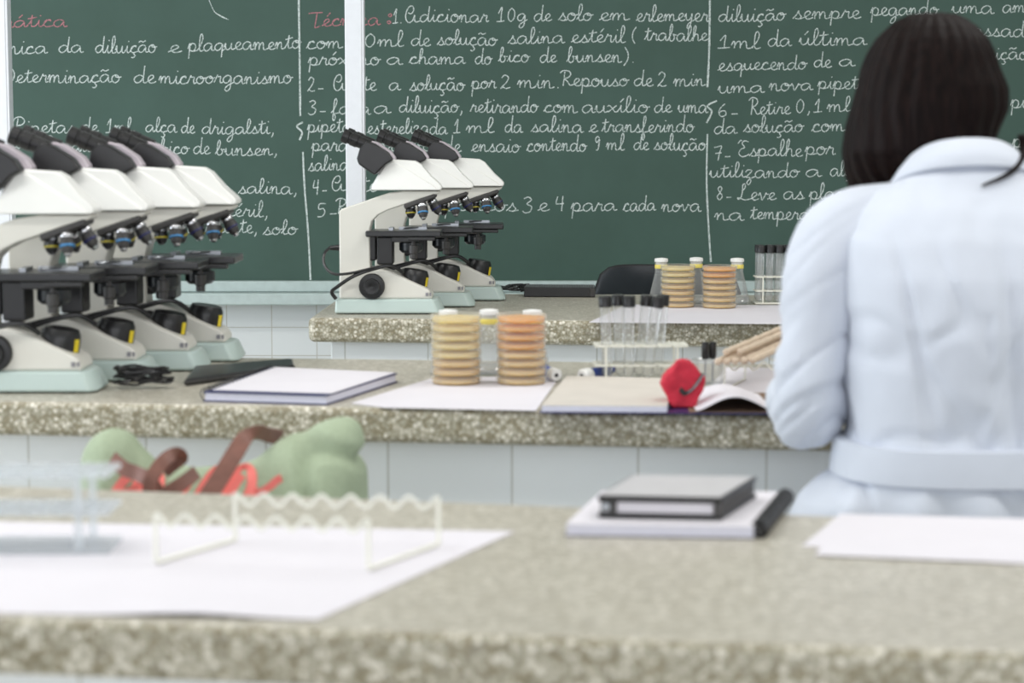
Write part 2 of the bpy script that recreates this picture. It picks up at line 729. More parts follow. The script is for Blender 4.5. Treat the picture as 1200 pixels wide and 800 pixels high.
# ------------------------------------------------------------------ chalkboard with handwriting
YBD = 6.56           # face of the board
board = thing('chalkboard', 'wide dark green chalkboard covered in handwritten laboratory notes', 'chalkboard', (0, YBD, .835))
zb = at(300, 328.5, Y=YBD).z
board.location = (0, YBD, zb)
obj('panel', MB().box((0, .02, .70), (7.4, .04, 1.40)), M_BOARD, board)
fr = MB().box((0, .016, -.0175), (7.5, .085, .035))
obj('bottom_frame', fr, M_AQUA, board, bevel=.004)
obj('chalk_tray', MB().box((0, -.006, -.055), (7.5, .13, .038)), M_AQUA, board, bevel=.005)
obj('top_frame', MB().box((0, .016, 1.42), (7.5, .06, .05)), M_AQUA, board, bevel=.004)
for s in (-1, 1):
    obj('side_frame', MB().box((s * 3.725, .016, .7), (.05, .06, 1.39)), M_AQUA, board, bevel=.004)

G = {
    'a': (1.25, [[(.98, .82), (.6, 1.0), (.2, .75), (.1, .35), (.35, .02), (.7, .18), (.98, .7), (.98, .3), (1.1, .04), (1.35, .15)]], 0),
    'b': (1.0, [[(0, .15), (.35, .9), (.5, 1.75), (.38, 2.1), (.24, 1.7), (.2, .5), (.35, .04), (.65, .1), (.78, .5), (.62, .85), (.75, .8), (1.05, .78)]], 0),
    'c': (.95, [[(0, .1), (.15, .4), (.45, .9), (.7, .95), (.75, .78), (.6, .9), (.3, .85), (.15, .4), (.3, .05), (.65, .05), (1.0, .2)]], 0),
    'd': (1.25, [[(.92, .82), (.6, 1.0), (.2, .75), (.1, .35), (.35, .02), (.7, .18), (.95, .7)], [(1.05, 2.15), (1.0, 1.2), (.98, .3), (1.1, .04), (1.35, .15)]], 0),
    'e': (.9, [[(0, .12), (.4, .38), (.72, .75), (.55, 1.0), (.27, .8), (.2, .4), (.4, .05), (.7, .05), (.98, .22)]], 0),
    'f': (.8, [[(0, .15), (.35, .8), (.55, 1.7), (.42, 2.1), (.28, 1.7), (.25, .5), (.22, -.6), (.32, -.9), (.48, -.5), (.38, .02), (.6, .1), (.9, .2)]], 0),
    'g': (1.2, [[(.95, .85), (.6, 1.0), (.2, .75), (.12, .35), (.35, .05), (.7, .18), (.97, .8), (.97, .2), (.9, -.6), (.6, -.95), (.35, -.75), (.6, -.3), (1.3, .18)]], 0),
    'h': (1.1, [[(0, .15), (.35, .9), (.5, 1.75), (.4, 2.1), (.25, 1.7), (.22, .0)], [(.22, .3), (.5, .9), (.75, .88), (.82, .5), (.84, .1), (1.0, .04), (1.2, .18)]], 0),
    'i': (.62, [[(0, .12), (.25, .6), (.32, .98), (.3, .4), (.42, .04), (.72, .18)], [(.40, 1.5), (.45, 1.62)]], 0),
    'l': (.62, [[(0, .15), (.35, .8), (.54, 1.6), (.42, 2.12), (.24, 1.8), (.2, .5), (.36, .03), (.72, .18)]], 0),
    'm': (1.6, [[(0, .4), (.15, .92), (.25, .8), (.25, .02)], [(.25, .3), (.45, .85), (.65, .9), (.7, .5), (.7, .02)], [(.7, .3), (.9, .85), (1.1, .9), (1.18, .5), (1.22, .1), (1.38, .03), (1.7, .18)]], 0),
    'n': (1.12, [[(0, .4), (.15, .92), (.25, .8), (.25, .02)], [(.25, .3), (.45, .85), (.65, .9), (.72, .5), (.75, .1), (.92, .03), (1.2, .18)]], 0),
    'o': (1.02, [[(.55, 1.0), (.2, .8), (.1, .35), (.4, .0), (.75, .2), (.87, .65), (.6, .98), (.48, .75), (.8, .7), (1.12, .78)]], 0),
    'p': (1.1, [[(0, .3), (.2, 1.0), (.22, .5), (.15, -.95)], [(.2, .55), (.45, .98), (.8, .85), (.87, .4), (.6, .02), (.3, .12), (.6, .0), (1.2, .15)]], 0),
    'q': (1.15, [[(.92, .82), (.6, 1.0), (.2, .75), (.1, .35), (.35, .02), (.7, .18), (.95, .8), (.93, .1), (.9, -.95)], [(.92, -.1), (1.25, .18)]], 0),
    'r': (.88, [[(0, .1), (.28, .9), (.35, 1.08), (.42, .86), (.7, .86), (.66, .4), (.74, .05), (.98, .18)]], 0),
    's': (.88, [[(0, .05), (.35, .6), (.5, 1.02), (.55, .7), (.76, .3), (.55, .02), (.22, .1)], [(.55, .02), (.98, .15)]], 0),
    't': (.75, [[(0, .15), (.3, .8), (.42, 1.75), (.37, .4), (.5, .04), (.85, .18)], [(.02, 1.22), (.45, 1.28), (.85, 1.38)]], 0),
    'u': (1.12, [[(0, .4), (.15, .95), (.18, .3), (.4, .03), (.7, .3), (.82, .92), (.82, .3), (.95, .04), (1.22, .18)]], 0),
    'v': (1.0, [[(0, .6), (.15, .95), (.3, .5), (.42, .03), (.7, .6), (.8, .95), (.9, .8), (1.1, .8)]], 0),
    'x': (.95, [[(0, .8), (.2, .95), (.5, .5), (.75, .05), (1.05, .15)], [(.85, .95), (.5, .5), (.1, .05)]], 0),
    'y': (1.05, [[(0, .5), (.15, .95), (.2, .3), (.45, .1), (.75, .5), (.85, .95), (.8, .0), (.6, -.85), (.35, -.8), (.5, -.3), (1.15, .18)]], 0),
    'z': (.95, [[(.02, .7), (.25, 1.0), (.65, .88), (.12, .06), (.45, .05), (.62, -.45), (.4, -.9), (.22, -.65), (.5, -.15), (1.05, .18)]], 0),
    'P': (1.25, [[(.5, 1.95), (.42, 1.2), (.35, -.05)], [(-.05, 1.5), (.2, 2.0), (.8, 2.15), (1.2, 1.7), (1.0, 1.2), (.45, 1.0)]], 0),
    'V': (1.1, [[(0, 1.7), (.35, .8), (.55, 0), (.8, .9), (1.1, 1.75)]], 0),
    'C': (1.15, [[(1.1, 1.45), (.7, 1.7), (.2, 1.3), (.1, .6), (.45, .05), (.9, .1), (1.15, .35)]], 0),
    'D': (1.4, [[(.3, 1.9), (.3, .1), (.0, .2), (.5, .0), (1.1, .4), (1.2, 1.3), (.7, 1.95), (.1, 1.8)]], 0),
    'T': (1.3, [[(-.1, 1.75), (.5, 1.85), (1.3, 1.9)], [(.75, 1.85), (.68, .9), (.6, 0), (.8, -.05), (1.1, .1)]], 0),
    'R': (1.35, [[(.45, 1.95), (.42, 1.0), (.35, .0)], [(-.05, 1.75), (.3, 2.1), (.9, 2.0), (1.1, 1.55), (.8, 1.1), (.45, 1.0), (.8, .6), (1.1, .1), (1.4, .15)]], 0),
    'E': (1.3, [[(.0, 1.6), (.25, 2.0), (.4, 1.9)], [(1.15, 1.85), (.7, 1.95), (.45, 1.6), (.75, 1.15), (.35, .9), (.15, .4), (.5, .0), (.95, .1), (1.3, .3)]], 0),
    'A': (1.65, [[(.35, 1.2), (.7, 1.1), (.95, 1.55), (.8, 2.05), (.4, 1.9), (.12, 1.2), (.15, .4), (.5, .0), (.9, .25), (1.1, .95), (1.12, .3), (1.3, .04), (1.75, .18)]], 0),
    'L': (1.35, [[(.45, 1.2), (.75, 1.6), (.75, 2.1), (.5, 2.0), (.5, 1.2), (.4, .4), (.15, .05), (.0, .25), (.3, .2), (.8, .0), (1.4, .15)]], 0),
    '0': (1.05, [[(.5, 1.75), (.15, 1.2), (.15, .4), (.5, .0), (.85, .5), (.85, 1.3), (.5, 1.75)]], 1),
    '1': (.95, [[(.15, 1.0), (.55, 1.8), (.52, .9), (.5, .05)], [(.0, .02), (.5, .04), (.95, .12)]], 1),
    '2': (1.05, [[(.1, 1.4), (.4, 1.8), (.8, 1.5), (.6, .8), (.05, .05), (.3, .2), (.6, .02), (1.05, .15)]], 1),
    '3': (.95, [[(.1, 1.65), (.5, 1.85), (.8, 1.5), (.4, 1.0), (.85, .7), (.75, .1), (.3, -.1), (.02, .15)]], 1),
    '4': (1.1, [[(.25, 1.8), (.1, .85), (.5, .8), (.95, .85)], [(.8, 1.9), (.78, .9), (.75, -.2)]], 1),
    '5': (1.0, [[(.9, 1.75), (.25, 1.7), (.2, 1.0), (.65, 1.1), (.85, .6), (.6, .05), (.1, .0)]], 1),
    '6': (1.0, [[(.7, 1.75), (.25, 1.2), (.1, .5), (.4, .0), (.85, .25), (.75, .75), (.35, .75), (.15, .4)]], 1),
    '7': (1.05, [[(.0, 1.6), (.4, 1.7), (.95, 1.8), (.75, .9), (.6, -.2)], [(.2, .8), (.6, .85), (1.0, .9)]], 1),
    '8': (1.0, [[(.75, 1.5), (.5, 1.8), (.2, 1.5), (.5, 1.0), (.85, .5), (.5, .0), (.15, .4), (.5, .95), (.75, 1.5)]], 1),
    '9': (.95, [[(.75, 1.55), (.4, 1.8), (.15, 1.4), (.4, 1.0), (.75, 1.4), (.72, .8), (.6, .1), (.3, .0)]], 1),
    ',': (.45, [[(.25, .2), (.22, -.1), (.08, -.4)]], 1),
    '.': (.45, [[(.2, .0), (.26, .1)]], 1),
    '-': (.9, [[(.15, .35), (.5, .36), (.85, .38)]], 1),
    ':': (.6, [[(.3, .05), (.12, .25), (.3, .42), (.45, .22), (.3, .05)], [(.35, .9), (.2, 1.1), (.38, 1.28), (.5, 1.1), (.35, .9)]], 1),
    '(': (.6, [[(.55, 2.0), (.15, 1.3), (.12, .4), (.5, -.3)]], 1),
    ')': (.6, [[(.1, 2.1), (.5, 1.3), (.5, .4), (.1, -.4)]], 1),
    ' ': (.9, [], 1),
}
ACC = {
    '~': [(.1, 1.38), (.35, 1.56), (.6, 1.4), (.95, 1.58)],
    "'": [(.45, 1.35), (.62, 1.6), (.78, 1.85)],
    '_': [(.5, .02), (.55, -.2), (.7, -.42), (.5, -.68), (.25, -.62)],
}
COMBO = {'ã': 'a~', 'õ': 'o~', 'ç': 'c_', 'é': "e'", 'á': "a'", 'ó': "o'", 'ú': "u'", 'í': "i'"}


def word_strokes(text):
    x = 0.0
    out = []
    for ch in text:
        base, acc = ch, None
        if ch in COMBO:
            base, acc = COMBO[ch]
        w, strokes, gap = G[base]
        if gap and x > 0:
            x += .18
        for s in strokes:
            if base == 'i' and acc == "'" and len(s) == 2:
                continue
            out.append([(p[0] + x, p[1]) for p in s])
        if acc:
            ox = .0 if base != 'i' else -.25
            out.append([(p[0] + x + ox, p[1]) for p in ACC[acc]])
        x += w + (.1 if gap else 0)
    return out, x


rng = random.Random(3)


def ribbon2d(mb, pts, hw):
    """flat chalk stroke on the board plane; pts are picture positions projected on to it"""
    W = []
    for p in pts:
        q = at(p[0], p[1], Y=YBD)
        W.append(Vector((q.x, q.z - zb)))
    k = len(W)
    vs, fs = [], []
    for i in range(k):
        t = W[min(i + 1, k - 1)] - W[max(i - 1, 0)]
        if t.length < 1e-9:
            t = Vector((1, 0))
        t.normalize()
        nn = Vector((-t.y, t.x)) * hw * (.85 + .3 * rng.random())
        for s in (-1, 1):
            vs.append((W[i].x + s * nn.x, -.0012 - .0006 * rng.random(), W[i].y + s * nn.y))
    for i in range(k - 1):
        fs.append((2 * i, 2 * i + 1, 2 * i + 3, 2 * i + 2))
    mb.add(vs, fs)


def write(mb, text, x0, x1, y0, y1=None, h=11.0, hw=.0017, slant=.12):
    """one word from x0 to x1, its baseline from y0 to y1, x-height h"""
    y1 = y0 if y1 is None else y1
    S, w = word_strokes(text)
    h = h * .82
    sx = (x1 - x0) / w
    ph = rng.random() * 6
    for s in S:
        pts = []
        for p in crom([(a, b, 0) for a, b in s], 5):
            u = x0 + p.x * sx + slant * p.y * h * .5
            b = y0 + (y1 - y0) * (u - x0) / max(1, x1 - x0)
            hh = h * (1 + .06 * math.sin(ph + p.x * 1.1))
            pts.append((u, b - p.y * hh + .5 * math.sin(ph + p.x * .9)))
        ribbon2d(mb, pts, hw)


LINES = [
    # left panel
    [('pink', 10), ('Prática', -12, 78, 33, 31)],
    [('w', 11), ('nica', 9, 55, 63), ('da', 68, 97, 62), ('diluição', 111, 183, 62), ('e', 197, 212, 62), ('plaqueamento', 220, 352, 60, 57)],
    [('w', 11), ('Determinação', 3, 141, 97), ('de', 156, 182, 97), ('microorganismo', 186, 342, 98)],
    [('w', 10.5), ('Pipetas', 15, 88, 156), ('de', 95, 115, 155), ('1ml,', 124, 160, 155), ('alça', 170, 207, 155), ('de', 212, 228, 156), ('drigalsti,', 236, 323, 157)],
    [('w', 10.5), ('co', 12, 26, 174), ('PVC,', 31, 68, 174), ('atiogadas,', 84, 169, 178), ('bico', 187, 221, 180), ('de', 226, 246, 180), ('bunsen,', 252, 327, 182)],
    [('w', 10.5), ('solução', 190, 250, 228), ('a', 258, 271, 227), ('salina,', 279, 350, 227)],
    [('w', 10.5), ('estéril,', 246, 316, 254)],
    [('w', 10.5), ('recipiente,', 214, 303, 273), ('solo', 308, 348, 275)],
    # middle panel
    [('pink', 11), ('Técnica', 362, 445, 32, 29), (':', 452, 461, 28)],
    [('w', 11), ('1.', 460, 472, 27), ('Adicionar', 474, 572, 26), ('10g', 582, 617, 25), ('de', 625, 646, 25), ('solo', 654, 694, 24), ('em', 702, 737, 24), ('erlemeyer', 745, 830, 25)],
    [('w', 11), ('com', 359, 401, 57), ('10ml', 410, 472, 55), ('de', 481, 504, 54), ('solução', 512, 582, 53), ('salina', 595, 661, 51), ('estéril', 669, 732, 50), ('(', 740, 746, 49), ('trabalhe', 755, 829, 48)],
    [('w', 10.5), ('próximo', 361, 445, 76), ('a', 452, 471, 76), ('chama', 479, 545, 75), ('do', 556, 576, 75), ('bico', 584, 620, 73), ('de', 632, 652, 73), ('bunsen).', 664, 745, 73)],
    [('w', 11), ('2-', 360, 380, 107), ('Agite', 390, 441, 106), ('a', 455, 469, 106), ('solução', 480, 544, 106), ('por', 552, 581, 104), ('2', 586, 599, 104), ('min.', 606, 658, 103), ('Repouso', 656, 736, 101), ('de', 742, 765, 101), ('2', 770, 782, 101), ('min', 789, 826, 101)],
    [('w', 11), ('3-', 361, 383, 134), ('faça', 388, 434, 134), ('a', 437, 457, 133), ('diluição,', 467, 544, 132), ('retirando', 551, 630, 132), ('com', 637, 676, 132), ('auxílio', 681, 760, 132), ('de', 766, 787, 132), ('uma', 794, 829, 132)],
    [('w', 11), ('pipeta', 360, 412, 155), ('esterelizada', 430, 524, 157), ('1', 531, 540, 156), ('ml', 546, 578, 156), ('da', 591, 612, 155), ('salina', 622, 683, 155), ('e', 690, 700, 155), ('transferindo', 705, 813, 155)],
    [('w', 11), ('para', 365, 408, 177), ('atubo', 436, 509, 177), ('de', 519, 540, 178), ('ensaio', 552, 609, 178), ('contendo', 617, 687, 177), ('9', 696, 704, 176), ('ml', 710, 731, 176), ('de', 742, 760, 176), ('solução', 766, 827, 176)],
    [('w', 11), ('salina', 361, 408, 200)],
    [('w', 11), ('4-', 366, 384, 227), ('Agite', 388, 441, 224)],
    [('w', 11), ('5-', 371, 396, 254), ('Repita', 393, 455, 251), ('os', 470, 492, 250), ('pontos', 520, 606, 247), ('3', 612, 625, 248), ('e', 630, 643, 247), ('4', 650, 663, 246), ('para', 669, 722, 247), ('cada', 730, 768, 247), ('nova', 775, 821, 248)],
    # right panel
    [('w', 11), ('diluição', 841, 920, 26, 24), ('sempre', 929, 1008, 22), ('pegando', 1020, 1099, 18), ('uma', 1115, 1164, 16), ('amostra', 1174, 1250, 15)],
    [('w', 11), ('1ml', 841, 890, 57), ('da', 899, 927, 54), ('última', 936, 1015, 53), ('e', 1030, 1043, 50), ('passada', 1125, 1215, 43)],
    [('w', 10.5), ('esquecendo', 841, 945, 83, 81), ('de', 953, 974, 79), ('a', 982, 1001, 78), ('cada', 1020, 1060, 76), ('diluição', 1128, 1204, 70)],
    [('w', 10.5), ('uma', 841, 895, 109), ('nova', 901, 952, 106), ('pipeta', 958, 1018, 104)],
    [('w', 11), ('6-', 841, 866, 137), ('Retire', 877, 926, 134), ('0,1', 932, 964, 132), ('ml', 969, 996, 131), ('e', 1010, 1022, 130), ('pipete', 1184, 1240, 126)],
    [('w', 11), ('da', 836, 863, 157), ('solução', 871, 941, 155), ('com', 951, 990, 154), ('a', 1000, 1014, 154), ('pipeta', 1186, 1246, 172)],
    [('w', 11), ('7-', 836, 857, 187), ('Espalhe', 864, 940, 183), ('por', 943, 978, 181), ('toda', 990, 1020, 180)],
    [('w', 10.5), ('utilizando', 831, 936, 208), ('a', 943, 962, 207), ('alça', 972, 1010, 206)],
    [('w', 10.5), ('8-', 839, 858, 234), ('Leve', 864, 909, 234), ('as', 917, 942, 233), ('placas', 948, 1010, 233)],
    [('w', 10.5), ('na', 837, 871, 258), ('temperatura', 879, 985, 257)],
]
for ln in LINES:
    (kind, h), ws = ln[0], ln[1:]
    mb = MB()
    for w in ws:
        write(mb, w[0], w[1], w[2], w[3], w[4] if len(w) > 4 else None, h)
    o = obj('chalk_writing', mb, M_PINK if kind == 'pink' else M_CHALK, board, smooth=0)
    if kind == 'pink':
        o['label'] = 'pink chalk heading'
    # keep the strokes facing the room


def chalk_line(pts, hw=.0026, name='chalk_divider'):
    mb = MB()
    for q in pts:
        ribbon2d(mb, [(p.x, p.y) for p in crom([(a, b, 0) for a, b in q], 8)], hw)
    return obj(name, mb, M_CHALK, board, smooth=0)


chalk_line([[(350, -10), (351, 60), (352, 136)]], .003)
chalk_line([[(355, 143), (348, 148), (354, 155), (351, 164)], [(355, 178), (357, 220), (361, 270), (364, 328)]], .0028)
chalk_line([[(832, -10), (831, 60), (829, 102)]], .003)
chalk_line([[(840, 118), (829, 124), (834, 131), (828, 144)], [(829, 157), (828, 210), (830, 260), (833, 307)]], .0028)
chalk_line([[(245, 0), (251, 13), (258, 18), (266, 22)], [(251, 14), (260, 20), (268, 23)]], .0011, 'scratch')

# ------------------------------------------------------------------ white posts behind the far bench
post_y = 5.28


def post(u0, u1, label):
    a, b = at(u0, 150, Y=post_y), at(u1, 150, Y=post_y)
    w = b.x - a.x
    t = thing('support_post', label, 'post', ((a.x + b.x) / 2, post_y + w / 2, 0))
    obj('shaft', MB().box((0, 0, 1.575), (w * .82, w * .9, 3.15)), M_POST, t, bevel=.003)
    obj('side_channel', MB().box((w * .45, -.002, 1.575), (w * .12, w * .75, 3.13)), M_GREYC if False else M_POST, t, bevel=.002)
    obj('foot_plate', MB().box((0, 0, .004), (w * 2, w * 2, .008)), M_POST, t)
    return t


post(402.5, 427, 'slim white post standing behind the three ivory microscopes of the far bench')
post(-14, 11, 'slim white post at the far left, behind the nearer row of microscopes')


# ------------------------------------------------------------------ benches
def lerp(a, b, t):
    return a + (b - a) * t


def bench(label, f0, f1, b0, b1, u0, u1, thick, inset, close_left=False):
    """front edge passes picture heights f0 (u=0) and f1 (u=1200); back edge b0, b1"""
    def on(e0, e1, u):
        return at(u, lerp(e0, e1, u / 1200), z=BZ)
    P = [on(f0, f1, u0), on(f0, f1, u1), on(b0, b1, u1), on(b0, b1, u0)]
    if close_left:
        P[3] = Vector((P[0].x + .02, P[3].y, BZ))
    else:
        P[3] = Vector((P[0].x, P[3].y - 0.0, BZ))
    P[2] = Vector((P[1].x, P[2].y, BZ))
    c = Vector(((P[0].x + P[1].x) / 2, (P[0].y + P[2].y) / 2, 0))
    t = thing('lab_bench', label, 'bench', c)
    Q = [p - c for p in P]
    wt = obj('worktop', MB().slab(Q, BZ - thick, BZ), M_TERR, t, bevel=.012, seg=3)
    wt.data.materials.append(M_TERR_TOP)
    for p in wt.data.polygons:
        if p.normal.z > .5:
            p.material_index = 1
    e = inset
    B = [Q[0] + Vector((e, e, 0)), Q[1] + Vector((-e, e, 0)), Q[2] + Vector((-e, -e, 0)), Q[3] + Vector((e, -e, 0))]
    obj('tiled_base', MB().slab(B, 0, BZ - thick - .0005), M_TILE, t, bevel=.003)
    return t, P


near_b, NP = bench('nearest terrazzo bench with a large white sheet and clear racks on it', 723, 766, 573, 605, -430, 1650, .05, .06)
mid_b, MP = bench('middle terrazzo bench carrying four microscopes and two petri dish stacks', 470, 491, 416, 428, -180, 1420, .052, .055)
far_b, FP = bench('far terrazzo bench just in front of the chalkboard, its rounded left end visible', 368, 381, 342, 346, 361, 1420, .054, .045, True)

# ------------------------------------------------------------------ microscopes
S0 = 536.0


def L(u, v):
    return ((u - 453) / S0, (368.5 - v) / S0)


def make_scope():
    t = thing('microscope', '', 'microscope', (0, 0, 0), 0, 'binocular microscopes')
    # base plate
    hw = .058
    mb = MB()
    x0, x1 = L(389, 0)[0], L(518, 0)[0]
    low = [(x0, -hw), (x1 - .012, -hw), (x1, -hw + .016), (x1, hw - .016), (x1 - .012, hw), (x0, hw)]
    z1 = L(0, 350.5)[1]
    top = [(x0 + .002, -hw + .004), (x1 - .026, -hw + .006), (x1 - .014, -hw + .022), (x1 - .014, hw - .022), (x1 - .026, hw - .006), (x0 + .002, hw - .004)]
    vs = [(a, b, .002) for a, b in low] + [(a, b, z1) for a, b in top]
    fs = [tuple(reversed(range(6))), tuple(range(6, 12))] + [(i, (i + 1) % 6, 6 + (i + 1) % 6, 6 + i) for i in range(6)]
    mb.add(vs, fs)
    obj('base_plate', mb, M_SBASE, t, bevel=.005, seg=3)
    ft = MB()
    for fx in (x0 + .03, x1 - .045):
        for fy in (-hw + .02, hw - .02):
            ft.cyl((fx, fy, 0), (fx, fy, .004), .011)
    obj('rubber_foot', ft, M_BLACK, t)
    # lower body
    pl = [L(*p) for p in ((394, 351), (394, 322), (430, 314), (446, 316), (462, 321), (478, 329), (492, 335.5), (501, 340), (504, 346), (505, 351))]
    obj('lower_body', MB().prism(pl, .098, .082, 0, .1), M_SCOPE, t, bevel=.006, seg=3)
    # C-shaped arm
    pa = [L(*p) for p in ((394, 350), (394, 248), (396, 245), (452, 226), (470, 223.3), (514, 223.3), (511, 227), (490, 233), (470, 240), (452, 246), (440, 252), (433, 259), (430.5, 268), (430.5, 350))]
    obj('arm', MB().prism(pa, .062), M_SCOPE, t, bevel=.005, seg=3)
    # slightly raised side plate of the head
    ph = [L(*p) for p in ((432.5, 222.5), (432.5, 218), (449, 188), (453, 186), (484, 188), (491, 192), (503, 206), (513, 215), (516, 219), (514.5, 222.5))]
    head = MB().prism(ph, .074, .044, L(0, 222)[1], L(0, 187)[1])
    head.prism([L(*p) for p in ((433, 222.4), (433.5, 217.5), (451, 189), (462, 189.5), (506, 217), (512, 222.4))], .088, .050, L(0, 222)[1], L(0, 187)[1])
    obj('head', head, M_SCOPE_HEAD, t, bevel=.006, seg=3)
    # eyepieces
    for s, hm in ((-1, M_BLACK), (1, M_LILAC)):
        y = s * .030
        up = 0.0 if s < 0 else .002
        dxx = 0.0 if s < 0 else .004
        pe = [L(*p) for p in ((416, 185), (420, 172), (427, 164.5), (437, 167.5), (453, 178), (459, 187), (450, 192), (437, 205), (418, 192))]
        pe = [(a + dxx, b + up) for a, b in pe]
        h = obj('eyepiece_tube', MB().prism(pe, .034, y0=y), hm, t, bevel=.004, seg=2)
        if s > 0:
            h['label'] = 'pale lilac eyepiece tube'
        a = Vector((L(427, 169)[0] + dxx, y, L(427, 169)[1] + up))
        b = Vector((L(399, 157.5)[0] + dxx, y, L(399, 157.5)[1] + up))
        d = (b - a).length
        obj('eyepiece', MB().lathe([(.0135, -.008), (.0135, d * .35), (.0150, d * .37), (.0150, d * .62), (.0135, d * .64), (.0135, d * .72), (.0155, d * .74), (.0155, d * .98), (.0135, d), (.009, d - .003)], a, b - a, 24), M_BLACK, t)
    # nosepiece: dark tilted disc
    a = Vector((L(490, 233)[0], 0, L(490, 233)[1]))
    ax = Vector((.30, 0, -1)).normalized()
    pn = [L(*p) for p in ((470, 239), (508, 226), (509.5, 231), (472, 245.5))]
    nose = MB().prism(pn, .068)
    obj('nosepiece', nose, M_DARK, t, bevel=.004)
    rings = [M_GREENY, M_BLUE, M_NAVY, M_GREENY]
    spots = [(478, 243, -.012, (.05, -.15, -1), .026), (492, 240, -.024, (.12, -.35, -1), .034), (502, 236, .004, (.62, -.1, -1), .036), (490, 240, .022, (.2, .4, -1), .032)]
    for (u, v, y, d, ln), rm in zip(spots, rings):
        o0 = Vector((L(u, v)[0], y, L(u, v)[1] + .004))
        ob = MB().lathe([(.0105, 0), (.0105, ln * .40), (.0118, ln * .42), (.0118, ln * .66), (.0098, ln * .70), (.0092, ln * .86), (.0055, ln * 1.02), (.0035, ln * 1.08)], o0, d, 20)
        oo = obj('objective', ob, M_DARK if ln > .03 else M_BLACK, t)
        obj('colour_ring', MB().lathe([(.0120, ln * .60), (.0121, ln * .61), (.0121, ln * .68), (.0105, ln * .70)], o0, d, 20), rm, oo)
        obj('lens_tip', MB().lathe([(.0072, ln * .93), (.0060, ln * 1.0), (.0045, ln * 1.10)], o0, d, 16), M_CHROME, oo)
        obj('chrome_collar', MB().lathe([(.0107, ln * .08), (.0112, ln * .1), (.0112, ln * .26), (.0107, ln * .28)], o0, d, 16), M_CHROME, oo)
    # stage with slide holder
    sx0, sx1 = L(426, 0)[0], L(515, 0)[0]
    sz0, sz1 = L(0, 277)[1], L(0, 270)[1]
    st = MB().box(((sx0 + sx1) / 2, 0, (sz0 + sz1) / 2), (sx1 - sx0, .116, sz1 - sz0))
    so = obj('stage', st, M_STAGE, t, bevel=.003)
    sh = MB().box((L(480, 0)[0], .02, sz1 + .003), (.062, .012, .006)).box((L(455, 0)[0], .0, sz1 + .003), (.010, .05, .006))
    sh.tube([(L(470, 0)[0], -.025, sz1 + .004), (L(478, 0)[0], -.01, sz1 + .005), (L(486, 0)[0], .012, sz1 + .005)], .0022, 6)
    obj('slide_holder', sh, M_STEEL, so)
    ml = MB().box((L(470, 0)[0], 0, sz0 - .006), (.05, .10, .012))
    ml.box((L(492, 0)[0], -.05, sz0 - .004), (.06, .02, .008))
    obj('stage_mount', ml, M_BLACK, t, bevel=.002)
    ss = MB().box((L(448, 0)[0], 0, L(0, 294)[1]), (.036, .060, .062))
    ss.box((L(432, 0)[0], 0, L(0, 290)[1]), (.02, .05, .06))
    obj('substage', ss, M_BLACK, t, bevel=.004)
    cd = MB().lathe([(.020, 0), (.026, .006), (.026, .022), (.018, .024), (.018, .034)], (L(478, 0)[0], 0, L(0, 297)[1]), (0, 0, 1), 24)
    obj('condenser', cd, M_BLACKG, t)
    kn = MB().lathe([(.0045, 0), (.0045, .016), (.010, .017), (.010, .034), (.008, .036), (.008, .046)], (L(482, 0)[0], -.045, sz0 - .002), (0, 0, -1), 16)
    obj('stage_knob', kn, M_DARK, t)
    # focus knobs
    for s in (-1, 1):
        c = Vector((L(433, 0)[0], s * .043, L(0, 335.5)[1]))
        kb = MB().lathe([(.0285, 0), (.0285, .010), (.027, .012), (.018, .0125), (.018, .020), (.0165, .022), (.006, .022), (.005, .0215)], c, (0, s, 0), 32)
        obj('focus_knob', kb, M_BLACK, t)
    # lamp housing with yellow sticker
    c = L(481, 336)
    lh = MB().lathe([(.031, -.006), (.031, .018), (.030, .026), (.026, .035), (.022, .036)], (c[0], 0, c[1]), (.16, 0, 1), 32)
    lo = obj('lamp_housing', lh, M_BLACK, t)
    cs, sn = math.cos(-.45), math.sin(-.45)
    yk = MB()
    yy = []
    for k in range(5):
        a_ = -PI / 2 + .95 + k * .085
        for zz in (.002, .022):
            p = Vector((math.cos(a_) * .0316, math.sin(a_) * .0316, zz))
            yy.append((c[0] + p.x + .16 * zz, p.y, c[1] + p.z - .16 * p.x * .9))
    yk.add(yy, [(2 * k, 2 * k + 2, 2 * k + 3, 2 * k + 1) for k in range(4)])
    obj('sticker', yk, M_YELLOW, lo)['label'] = 'yellow warning sticker'
    # small grey mark on the front of the body
    mk = MB().box((L(498, 0)[0], -.0475, L(0, 345)[1]), (.006, .002, .007)).box((L(502, 0)[0], -.046, L(0, 345)[1]), (.004, .002, .007))
    obj('emblem', mk, M_GREYC, t)
    # power cord: plug at the back of the arm and a loop over the body
    cp = MB().cyl((L(395, 0)[0], 0, L(0, 291)[1]), (L(381, 0)[0], 0, L(0, 291.5)[1]), .0075, .005, 10)
    pts = [L(381, 291.5), L(376, 297), L(375, 307), L(380, 316), L(390, 321)]
    P3 = [(a, -.002 - .012 * i, b) for i, (a, b) in enumerate(pts)]
    P3 += [(L(408, 0)[0], -.062, L(0, 319.5)[1]), (L(428, 0)[0], -.062, L(0, 315)[1]), (L(448, 0)[0], -.056, L(0, 311)[1]), (L(462, 0)[0], -.050, L(0, 313)[1]), (L(466, 0)[0], -.03, L(0, 318)[1])]
    cp.tube(crom(P3, 6), .0032, 8)
    P4 = [(L(391, 0)[0], -.058, L(0, 350)[1]), (L(386, 0)[0], -.060, L(0, 342)[1]), (L(392, 0)[0], -.062, L(0, 336)[1]), (L(412, 0)[0], -.062, L(0, 323)[1]), (L(436, 0)[0], -.058, L(0, 314.5)[1]), (L(456, 0)[0], -.054, L(0, 311)[1]), (L(470, 0)[0], -.04, L(0, 320)[1])]
